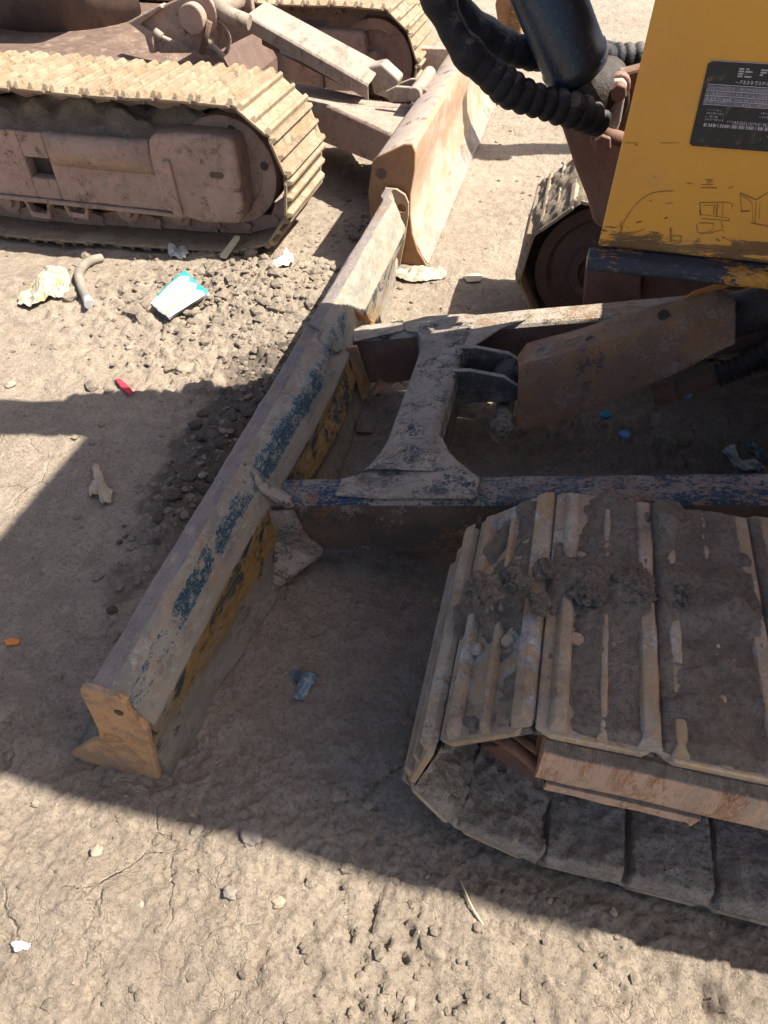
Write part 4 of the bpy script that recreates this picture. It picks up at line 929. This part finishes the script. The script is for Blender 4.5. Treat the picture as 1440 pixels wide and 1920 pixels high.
b = MB(); b.tube([PY(402, 15, YK - .02), PY(430, 28, YK - .02), PY(468, 42, YK - .02)], [.032, .028, .026], 20); b.build('cylinder_rod', 'bgpale', BX)
b = MB(); b.tube([PY(393, 40, YK - .07), PY(378, 100, YK - .07)], .012, 10); b.build('bracket_strut', 'bgdark', bk)
for pts, r in (([(296, 66), (312, 74), (340, 86), (372, 99)], .010), ([(390, 78), (404, 90), (420, 106)], .010)):
    b = MB(); b.tube(spline([PY(x, y, YK - .05) for x, y in pts]), r, 10); b.tube([PY(pts[0][0] - 6, pts[0][1] - 6, YK - .05), PY(pts[0][0] + 8, pts[0][1] + 5, YK - .05)], .018, 8); b.build('hydraulic_pipe', 'bgpale', BX)
for k, off in ((0, 0), (1, .03)):
    b = MB(); b.tube(spline([PY(x, y, YK + off) for x, y in ((406, 96), (414, 66), (408, 46), (420, 52), (430, 74), (424, 98), (410, 102))]), .008, 10); b.build('hydraulic_hose', 'bgrust', BX)
# push arms to the blade: near one broad and bent, far one tall
def polyplate(pts, th, name, mat, par, bev=.004):
    b = MB(); b.prism(pts, th); return b.build(name, mat, par, bevel=bev)
b = MB(); rows = []
for i in range(21):
    t = i / 20; top0 = lerp(PZ(545, 165, .33), PZ(735, 252, .30), t); top1 = lerp(PZ(545, 150, .33), PZ(795, 204, .30), t); bot = lerp(PZ(548, 236, .16), PZ(702, 304, .17), t)
    e = Vector((0, .004, 0)); rows.append([Vector((top0.x, top0.y, bot.z)), top0 - Vector((0, 0, .012)), top0 + Vector((0, .012, 0)), top1 - Vector((0, .012, 0)), top1 - Vector((0, 0, .012)), Vector((top1.x, top1.y, bot.z))])
b.grid(rows, 0, False); b.build('push_arm', 'bgrust', BX, bevel=.004)
b = MB(); b.prism([PZ(560, 176, .335), PZ(640, 190, .315), PZ(800, 196, .305), PZ(800, 202, .305), PZ(630, 198, .315), PZ(560, 183, .335)], (0, 0, -.05)); b.build('arm_flange', 'bgpale', BX, bevel=.003)
b = MB(); rows = []
for i in range(31):
    t = i / 30; px = 600 + (862 - 600) * t; py = 62 + 28 * t + 8 * math.sin(t * 3.14); p = PZ(px, py, .36 - .02 * t)
    rows.append([p + Vector((0, 0, -.17)), p - Vector((0, 0, .004)), p + Vector((0, .05, 0)), p + Vector((0, .06, -.17))])
b.grid(rows, 0, False); b.build('push_arm', 'bgrust', BX, bevel=.004)
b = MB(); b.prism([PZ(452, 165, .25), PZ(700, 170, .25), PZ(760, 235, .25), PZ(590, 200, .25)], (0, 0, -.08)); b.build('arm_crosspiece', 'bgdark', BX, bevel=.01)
# blade cylinder and its pale guard
b = MB(); p0, p1 = PY(500, 60, 3.32), PY(740, 182, 3.32); d = (p1 - p0).normalized()
b.tube([p0, p0 + d * .55], .052, 20); b.tube([p0 + d * .55, p1], .035, 18); b.build('blade_cylinder', 'bgdark', BX)
b = MB(); p0, p1 = PY(528, 88, 3.22), PY(566, 104, 3.22); b.tube([p0, p1], .022, 14); b.build('cylinder_rod', 'capblue', BX)
g0 = [PY(463, 30, 3.16), PY(497, 4, 3.30), PY(716, 122, 3.30), PY(690, 160, 3.16)]
b = MB(); rows = []
for i in range(25):
    t = i / 24; a = lerp(g0[0], g0[3], t); c = lerp(g0[1], g0[2], t)
    low = a + Vector((0, .005, -.055)); rows.append([low, lerp(low, a, .9), lerp(a, c, .04)] + [lerp(a, c, q / 6) + mnoise.noise_vector(lerp(a, c, q / 6) * 7) * .004 for q in range(1, 6)] + [c, c + Vector((0, .02, -.05))])
b.grid(rows, 0, False); b.build('cylinder_guard', 'bgpale', BX, solid=.008, bevel=.002)
b = MB(); b.prism([PY(688, 126, 3.24), PY(716, 120, 3.24), PY(748, 150, 3.24), PY(735, 190, 3.24), PY(700, 176, 3.24)], (0, .10, 0)); b.build('cylinder_clevis', 'bgpale', BX, bevel=.008)
for y_, pts in ((3.12, ((722, 172), (742, 162), (772, 164), (800, 168), (800, 190), (730, 192))), (3.40, ((745, 158), (770, 148), (815, 148), (822, 170), (750, 172)))):
    b = MB(); b.prism([PY(x, y, y_) for x, y in pts], (0, .02, 0)); b.build('cylinder_lug', 'bgpale', BX, bevel=.004)
b = MB(); c = PY(778, 176, 3.10); b.tube([(c.x, 3.08, c.z), (c.x, 3.42, c.z)], .028, 20); b.build('hinge_pin', 'bgpale', BX, bevel=.004)
# bg dozer blade
pB = [(-.600, .005), (-.632, .12), (-.640, .25), (-.625, .345), (-.600, .372), (-.520, .410), (-.492, .415), (-.478, .400), (-.476, .355), (-.488, .285), (-.492, .22), (-.484, .15), (-.462, .085), (-.436, .035), (-.414, .004), (-.47, .002)]
mB = [1, 1, 2, 2, 2, 2, 0, 0, 0, 0, 0, 0, 3, 3, 3, 0]
b = MB(); nW = 90; K = len(pB); vs = []; fs = []; mi = []
for i in range(nW + 1):
    w = 2.412 + 2.04 * i / nW
    for j, (u, z) in enumerate(pB):
        nn = mnoise.noise((w * 3, j * .3, 20)) * .005
        vs.append((u + nn, w, max(.002, z + nn * .6)))
for i in range(nW):
    for j in range(K): fs.append((i * K + j, i * K + (j + 1) % K, (i + 1) * K + (j + 1) % K, (i + 1) * K + j)); mi.append(mB[j])
b.add(vs, fs, mi, True); b.add(vs[:K], [tuple(range(K))], 1); b.add(vs[-K:], [tuple(range(K))], 1)
bb = b.build('dozer_blade', ['bgblade', 'bgend', 'bgbladetop', 'bgpale'], BX); md = bb.modifiers.new('split', 'EDGE_SPLIT'); md.split_angle = R(42)
eo = [(-.520, .002), (-.590, .10), (-.618, .20), (-.622, .355), (-.602, .372), (-.51, .418), (-.484, .420), (-.472, .395), (-.472, .34), (-.484, .26), (-.484, .19), (-.474, .12), (-.452, .06), (-.412, .000)]
b = MB(); b.prism([(u, 2.398, z) for u, z in eo], (0, .013, 0)); be = b.build('end_plate', 'bgend', bb, bevel=.004)
b = MB(); b.tube([(-.590, 2.3965, .318), (-.590, 2.3990, .318)], .018, 20); b.build('shackle_hole', 'bgdark', be)
# house of the far machine, mostly above the frame
b = MB(); b.box(-3.4, -1.95, 3.02, 4.3, .86, 1.55); b.build('house', 'bgrust', BX, bevel=.05, seg=3)
b = MB(); b.tube([(-2.4, 3.5, .48), (-2.4, 3.5, .88)], .34, 28); b.build('slew_ring', 'bgdark', BX)

# ================================================================== a third machine beyond, only its blade corner and track front in the frame
TX = add_root('mini_excavator', (-.7, 6.9, 0), 'rusty excavator farthest back at the top edge with only blade and track front showing', 'excavator')
b = MB(); b.prism([PY(936, 62, 5.3), PY(928, 10, 5.3), PY(940, -40, 5.3), PY(975, -40, 5.3), PY(985, 20, 5.3), PY(978, 66, 5.3)], (0, .5, 0)); b.prism([PY(950, 64, 5.26), PY(958, 10, 5.26), PY(982, 8, 5.26), PY(976, 68, 5.26)], (0, .03, 0), 1)
b.build('dozer_blade', ['bgend', 'yellow'], TX, bevel=.03)
JT = [(x * .95 - .12, z) for x, z in JB]; tt = chain(JT, 5.0, TX, 'bgdark'); place_shoes(bg_shoe, JT, 5.0, tt)
b = MB(); b.box(-2.4, -1.1, 4.92, 5.15, .1, .42); b.build('track_frame', 'bgdark', TX, bevel=.02)
b = MB(); b.prism([(.55, 3.80, 1.55), (2.6, 4.25, 2.3), (2.6, 4.25, 2.55), (.55, 3.80, 1.78)], (0, .16, 0)); b.build('boom', 'bgrust', TX, bevel=.01)  # unseen boom, hose and dipper, added to cast shadows around the far blade
b = MB(); b.tube(spline([(.36, 3.86, 1.25), (.50, 3.92, 1.42), (.75, 3.95, 1.62), (1.3, 4.05, 1.8)]), .016, 10); b.build('hydraulic_hose', 'hose', TX)
b = MB(); b.prism([(.30, 3.74, 1.15), (.52, 3.74, 1.10), (.78, 3.78, 1.6), (.60, 3.78, 1.70)], (0, .2, 0)); b.build('unseen_dipper', 'bgrust', TX, bevel=.01)

# ================================================================== litter and stones
def rough_blob(name, loc, size, mat, label, cat, group=None, seed=0, sub=3, rough=.35, sink=.3, rot=0):
    bm = bmesh.new(); bmesh.ops.create_icosphere(bm, subdivisions=sub, radius=1)
    for v in bm.verts:
        d = v.co.normalized(); k = 1 + rough * mnoise.noise(d * 1.3 + Vector((seed * 3.1, 0, 0))) + rough * .5 * mnoise.noise(d * 3.7 + Vector((0, seed * 2.7, 0)))
        q = d * k; c, s_ = math.cos(rot), math.sin(rot); x, y = q.x * size[0], q.y * size[1]
        v.co = Vector((x * c - y * s_, x * s_ + y * c, (q.z + 1 - 2 * sink) * size[2]))
    me = bpy.data.meshes.new(name); bm.to_mesh(me); bm.free(); me.materials.append(M[mat])
    me.polygons.foreach_set('use_smooth', [sub > 2] * len(me.polygons))
    o = bpy.data.objects.new(name, me); COL.objects.link(o); o.location = loc; tag(o, label, cat, group); return o
def gp(px, py, dz=0.0):
    p = PZ(px, py, 0.0)
    for _ in range(4): p = PZ(px, py, gh(p.x, p.y) + dz)
    return p
def crumple(name, pxs, thick, mats, label, cat, seed=0, amp=.02, res=26, pick=None, lift=0.004, puff=0.0, group=None):
    """a crumpled sheet: rings from its middle out to the given outline, folded up and down"""
    P = [gp(x, y) for x, y in pxs]; base = sum(P, Vector()) / len(P); base.z = gh(base.x, base.y); n = len(P); per = 7; O = []
    for i in range(n):
        a, c = P[i], P[(i + 1) % n]
        for k in range(per):
            p = lerp(a, c, k / per); p += mnoise.noise_vector(p * 45 + Vector((seed, 0, 0))) * .0035; O.append(p)
    b = MB(); rows = []; rings = 14
    for r in range(rings + 1):
        t = (r / rings) ** .85; row = []
        for i, o_ in enumerate(O):
            p = lerp(base, o_, max(t, .02)); k = Vector((p.x * 12, p.y * 12, seed * 4.7))
            f = abs(mnoise.noise(k)) * 1.3 + abs(mnoise.noise(k * 2.1 + Vector((3, 1, 0)))) * .6 + .05 * mnoise.noise(k * 5)
            f = f * (.35 + .65 * min(1, (1 - t) * 3 + .15 * (i % 5)))
            row.append(Vector((p.x, p.y, gh(p.x, p.y) + lift + amp * f + puff * (1 - t * t))))
        rows.append(row + [row[0]])
    nr, nc = len(rows), len(rows[0]); vs = [p for r in rows for p in r]; fs = []; mi = []
    for i in range(nr - 1):
        for j in range(nc - 1):
            fs.append((i * nc + j, i * nc + j + 1, (i + 1) * nc + j + 1, (i + 1) * nc + j)); m_ = rows[i][j]; mi.append(pick(m_.x, m_.y, base) if pick else 0)
    fs.append(tuple(range(nc - 1))); mi.append(0); b.add(vs, fs, mi, False)
    o = b.build(name, mats, None, base, solid=thick); tag(o, label, cat, group); return o
crumple('paper_scrap', [(35, 575), (42, 555), (70, 530), (85, 514), (105, 510), (128, 514), (134, 530), (133, 552), (118, 562), (96, 566), (60, 582)], .002, ['paper', 'paperb'], 'crumpled dirty white paper lying left of the bent grey hose', 'paper', 1, .035, 30, lambda x, y, c: 1 if mnoise.noise((x * 28, y * 28, 2)) > .28 else 0, .006, .02)
b = MB(); hp_ = spline([gp(190, 484, .012), gp(172, 488, .016), gp(155, 500, .02), gp(148, 518, .02), gp(156, 545, .018), gp(163, 558, .015)], 8)
b.tube(hp_, .0165, 16); b.tube([hp_[-1], gp(168, 571, .014)], .017, 16, 1)
o = b.build('hose_offcut', ['oldhose', 'silver'], None, gp(155, 530)); tag(o, 'short bent offcut of dusty grey hose with a pale metal end', 'hose')
def pk(x, y, c):
    t = (x - c.x) * .35 + (y - c.y); return 1 if t > .040 + .008 * mnoise.noise((x * 40, y * 40, 0)) else (2 if -.028 < t - .25 * (x - c.x) < -.018 and x > c.x - .06 else 0)
# folded packet: a slumped flat pouch
def pouch():
    q = [gp(286, 588), gp(352, 534), gp(392, 556), gp(322, 617)]; base = sum(q, Vector()) / 4; base.z = gh(base.x, base.y); b = MB(); n = 22; T = []; B = []; zc = max(gh(p.x, p.y) for p in q) + .004
    for i in range(n + 1):
        r1 = []; r2 = []
        for j in range(n + 1):
            s, t = i / n, j / n; p = lerp(lerp(q[0], q[1], s), lerp(q[3], q[2], s), t); e = (math.sin(math.pi * s) * math.sin(math.pi * t)) ** .45
            w = .003 * mnoise.noise((p.x * 25, p.y * 25, 4)) + .002 * mnoise.noise((p.x * 60, p.y * 60, 8))
            zp = zc + .012 * (1 - t); r1.append((p.x + w, p.y + w * .5, zp + .006 + .026 * e + w)); r2.append((p.x, p.y, zp - .012 * e))
        T.append(r1); B.append(r2)
    k = n + 1; fs = [(i * k + j, i * k + j + 1, (i + 1) * k + j + 1, (i + 1) * k + j) for i in range(n) for j in range(n)]
    mi = [1 if (i / n > .84 + .05 * math.sin(j) or (j / n < .17 and i / n > .15)) else (2 if j / n > .80 and j / n < .86 else 0) for i in range(n) for j in range(n)]
    b.add([p for r in T for p in r], fs, mi, True); b.add([p for r in B for p in r], [f[::-1] for f in fs], 0, True)
    o = b.build('plastic_packet', ['packwhite', 'teal', 'paperb'], None, base); tag(o, 'white plastic packet with a teal edge on the lumpy sunlit soil', 'packet')
pouch()
def slab(name, pxs, h, mat, label, cat, tilt=0.0, seed=0):
    P = [gp(x, y) for x, y in pxs]; base = sum(P, Vector()) / len(P); base.z = gh(base.x, base.y); b = MB()
    z = max(gh(p.x, p.y) for p in P) + .003
    b.prism([Vector((p.x, p.y, z + h + tilt * (p.x - base.x) + .002 * mnoise.noise((p.x * 50, p.y * 50, seed)))) for p in P], (0, 0, -h)); o = b.build(name, mat, None, base, bevel=min(.0015, h * .3)); tag(o, label, cat); return o
slab('plastic_strip', [(218, 718), (226, 712), (240, 728), (252, 742), (246, 748), (232, 736)], .005, 'red', 'bright red plastic strip at the edge of the shade', 'plastic strip', .1)
crumple('fibrous_root', [(176, 880), (186, 874), (192, 892), (198, 912), (212, 925), (208, 948), (192, 948), (190, 932), (172, 936), (168, 922), (180, 908)], .004, ['rag'], 'dry pale fibrous scrap on the shaded soil left of the blade', 'plant scrap', 3, .03, 26)
crumple('foil_wrapper', [(548, 1262), (562, 1258), (574, 1266), (594, 1270), (592, 1284), (578, 1300), (566, 1316), (550, 1312), (556, 1292), (562, 1282), (548, 1276)], .0015, ['foil', 'paper'], 'crumpled blue grey wrapper on the shaded soil between blade and track', 'wrapper', 4, .022, 24, lambda x, y, c: 1 if mnoise.noise((x * 90, y * 90, 3)) > .42 else 0)
slab('orange_scrap', [(8, 1204), (24, 1199), (40, 1203), (36, 1211), (14, 1213)], .004, 'orange', 'small orange scrap at the left edge of the shaded ground', 'scrap')
crumple('paper_scrap', [(505, 500), (520, 492), (538, 470), (552, 488), (550, 502), (524, 504)], .0015, ['packwhite'], 'torn white scrap beside the front of the cream track', 'paper', 5, .03, 20)
crumple('paper_scrap', [(316, 478), (324, 466), (345, 462), (356, 478), (350, 490), (322, 488)], .0015, ['silver'], 'crumpled white foil scrap just under the cream track', 'foil', 7, .05, 20)
b = MB(); a_, c_ = gp(412, 484, .012), PZ(440, 448, .06); b.prism([a_, a_ + Vector((.028, .0, 0)), c_ + Vector((.022, .0, 0)), c_], (0, .006, .012)); o = b.build('wood_slat', 'wood', None, a_, bevel=.002); tag(o, 'pale wooden slat leaning on the bottom shoes of the cream track', 'stick')
crumple('crushed_cloth', [(738, 516), (760, 508), (800, 506), (836, 512), (838, 522), (800, 530), (760, 532), (740, 526)], .002, ['paper'], 'strip of dusty white cloth trodden in behind the blade end', 'cloth', 8, .03, 26)
slab('paper_scrap', [(868, 522), (884, 514), (906, 518), (900, 530), (876, 532)], .003, 'paper', 'flat pale scrap on sunlit soil between blade end and far track', 'paper')
crumple('foil_scrap', [(24, 1768), (40, 1764), (58, 1770), (50, 1782), (30, 1786)], .001, ['silver'], 'crushed silver foil in the sunlit foreground near the left edge', 'foil', 9, .016, 16)
for px, py, m_, lab in ((1170, 817, 'capblue', 'light blue bottle cap on the dark soil below the cylinder guard'), (1135, 781, 'capteal', 'dark teal bottle cap close under the cylinder guard edge'), (1287, 741, 'capblue', 'blue and white cap beside the rusty pipe nut')):
    p = gp(px, py); b = MB(); b.tube([p + Vector((0, 0, -.002)), p + Vector((0, 0, .008)), p + Vector((0, 0, .010))], [.015, .015, .012], 20, 0, True, False); o = b.build('bottle_cap', m_, None, p); tag(o, lab, 'bottle cap')
crumple('plastic_shred', [(1352, 848), (1366, 840), (1380, 856), (1396, 872), (1430, 880), (1420, 888), (1385, 886), (1366, 868)], .0015, ['silver', 'foil'], 'ragged white plastic shred in the dark between the push arms', 'plastic shred', 10, .03, 26, lambda x, y, c: 1 if mnoise.noise((x * 40, y * 40, 3)) > .2 else 0)
crumple('plastic_shred', [(1396, 836), (1412, 828), (1428, 850), (1436, 870), (1424, 866), (1404, 850)], .0015, ['foil', 'silver'], 'thin grey plastic shred behind the larger white shred', 'plastic shred', 11, .03, 18)
b = MB(); b.tube(spline([gp(864, 1652, .004), gp(872, 1670, .006), (gp(880, 1690, .008)), gp(892, 1712, .006), gp(906, 1734, .004)]), .0016, 6); o = b.build('straw_stalk', 'straw', None, gp(880, 1690)); tag(o, 'pale thin stalk lying across the shadow edge below the near track', 'straw')
for i, (px, py, r, m_, lab) in enumerate(((475, 1556, .024, 'stonedark', 'largest brown stone in the shade below the blade end'), (372, 1556, .012, 'stonedark', 'grey stone left of the largest brown stone'), (362, 1528, .006, 'stone', 'tiny white stone above the small grey stone'), (635, 1492, .015, 'stone', 'flat tan stone in the shade left of the near track'), (690, 1510, .010, 'stone', 'pale angular stone between tan stone and near track'), (432, 1674, .012, 'stonedark', 'smooth grey pebble just outside the bottom shadow'), (522, 1690, .011, 'stone', 'buff pebble in the cracked sunlit foreground'), (610, 1592, .010, 'stonedark', 'small grey stone near the bottom shadow edge'), (1030, 1690, .006, 'stone', 'small pale stone in the shade beneath the near track'), (1150, 1710, .006, 'stone', 'white chip in the shade nearest the bottom right'), (20, 722, .016, 'stone', 'round tan stone at the left above the shade'), (243, 652, .014, 'stone', 'pale stone in the sun below the teal edged packet'), (410, 640, .020, 'stone', 'flat light stone between packet and blade'), (345, 692, .030, 'stone', 'large broken clod above the red strip'), (318, 690, .022, 'clod', 'broken clod leaning left of the large clod'), (436, 712, .013, 'stone', 'light stone near the heap against the blade'), (655, 326, .035, 'stone', 'tan stone in the shadow under the far push arm'), (730, 770, .020, 'stonedark', 'dark stone between the blade and the cross member'), (66, 1506, .008, 'stone', 'white pebble at left just below the shadow edge'), (182, 1596, .010, 'stone', 'pale pebble in the sun at lower left'), (768, 1880, .009, 'stone', 'pale flake at the bottom centre of the sunlit ground'))):
    p = gp(px, py); rough_blob('stone', p, (r, r * random.uniform(.7, 1), r * random.uniform(.32, .55)), m_, lab, 'stone', 'stones on the trodden soil', i, 4, .36, .34, random.uniform(0, 3))
# crumbs of soil, straw and chips nobody could count
def crumbs(name, n, mat, place, rmin, rmax, flat=.7, long=1.0, seed=1):
    rr = random.Random(seed); b = MB(); ico = bmesh.new(); bmesh.ops.create_icosphere(ico, subdivisions=1, radius=1)
    base = [v.co.copy() for v in ico.verts]; fc = [[v.index for v in f.verts] for f in ico.faces]; ico.free(); XY = [place(rr) for _ in range(n)]
    hz = hground(np.array([p[0] for p in XY]), np.array([p[1] for p in XY]))
    for (x, y), z in zip(XY, hz):
        r = rmin * (rmax / rmin) ** (rr.random() ** 2.2); a = rr.uniform(0, 6.3); c, s = math.cos(a), math.sin(a); L = long * rr.uniform(.8, 1.3); off = Vector((rr.uniform(0, 90), 0, 0)); vs = []
        for d in base:
            k = r * (1 + .5 * mnoise.noise(d * 1.7 + off)); px, py = d.x * k * L, d.y * k / max(1, long * .8); vs.append((x + px * c - py * s, y + px * s + py * c, z + d.z * k * flat + r * .25 * flat))
        b.add(vs, fc, 0, False)
    o = b.build(name, mat, None, (0, 0, 0), normals=False); o['kind'] = 'stuff'; return o
def near_blade(rr):
    k = rr.random()
    if k < .30: return (rr.gauss(-1.0, .28), rr.gauss(1.98, .24))
    if k < .5: return (rr.gauss(-.72, .07), rr.gauss(1.25, .3))
    if k < .62: return (rr.gauss(-.66, .09), rr.gauss(2.75, .2))
    if k < .66: return (rr.gauss(-.02, .14), rr.gauss(.18, .10))
    return (rr.uniform(-2.2, .9), rr.uniform(.0, 4.5))
crumbs('soil_crumbs', 4200, 'clod', near_blade, .0018, .013, .65, 1, 2)
crumbs('soil_crumbs', 1500, 'clod', lambda rr: (rr.uniform(-1.1, .7), rr.uniform(.0, 1.6)), .0012, .005, .7, 1, 3)
def big_clods(rr):
    k = rr.random()
    if k < .85: return (rr.gauss(-.98, .26), rr.gauss(2.0, .22))
    return (rr.gauss(-.66, .08), rr.gauss(2.75, .2))
crumbs('soil_crumbs', 300, 'clod', big_clods, .009, .034, .6, 1, 8)
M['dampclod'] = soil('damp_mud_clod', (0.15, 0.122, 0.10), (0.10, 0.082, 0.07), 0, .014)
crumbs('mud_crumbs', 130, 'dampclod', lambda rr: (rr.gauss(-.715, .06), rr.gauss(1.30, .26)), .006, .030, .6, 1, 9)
crumbs('pale_chips', 420, 'stone', lambda rr: (rr.uniform(-1.6, .8), rr.uniform(.0, 2.6)), .0012, .006, .45, 1.4, 4)
crumbs('straw_bits', 160, 'straw', lambda rr: (rr.uniform(-1.3, .8), rr.uniform(.05, 2.6)), .0010, .0022, .5, 4.5, 5)
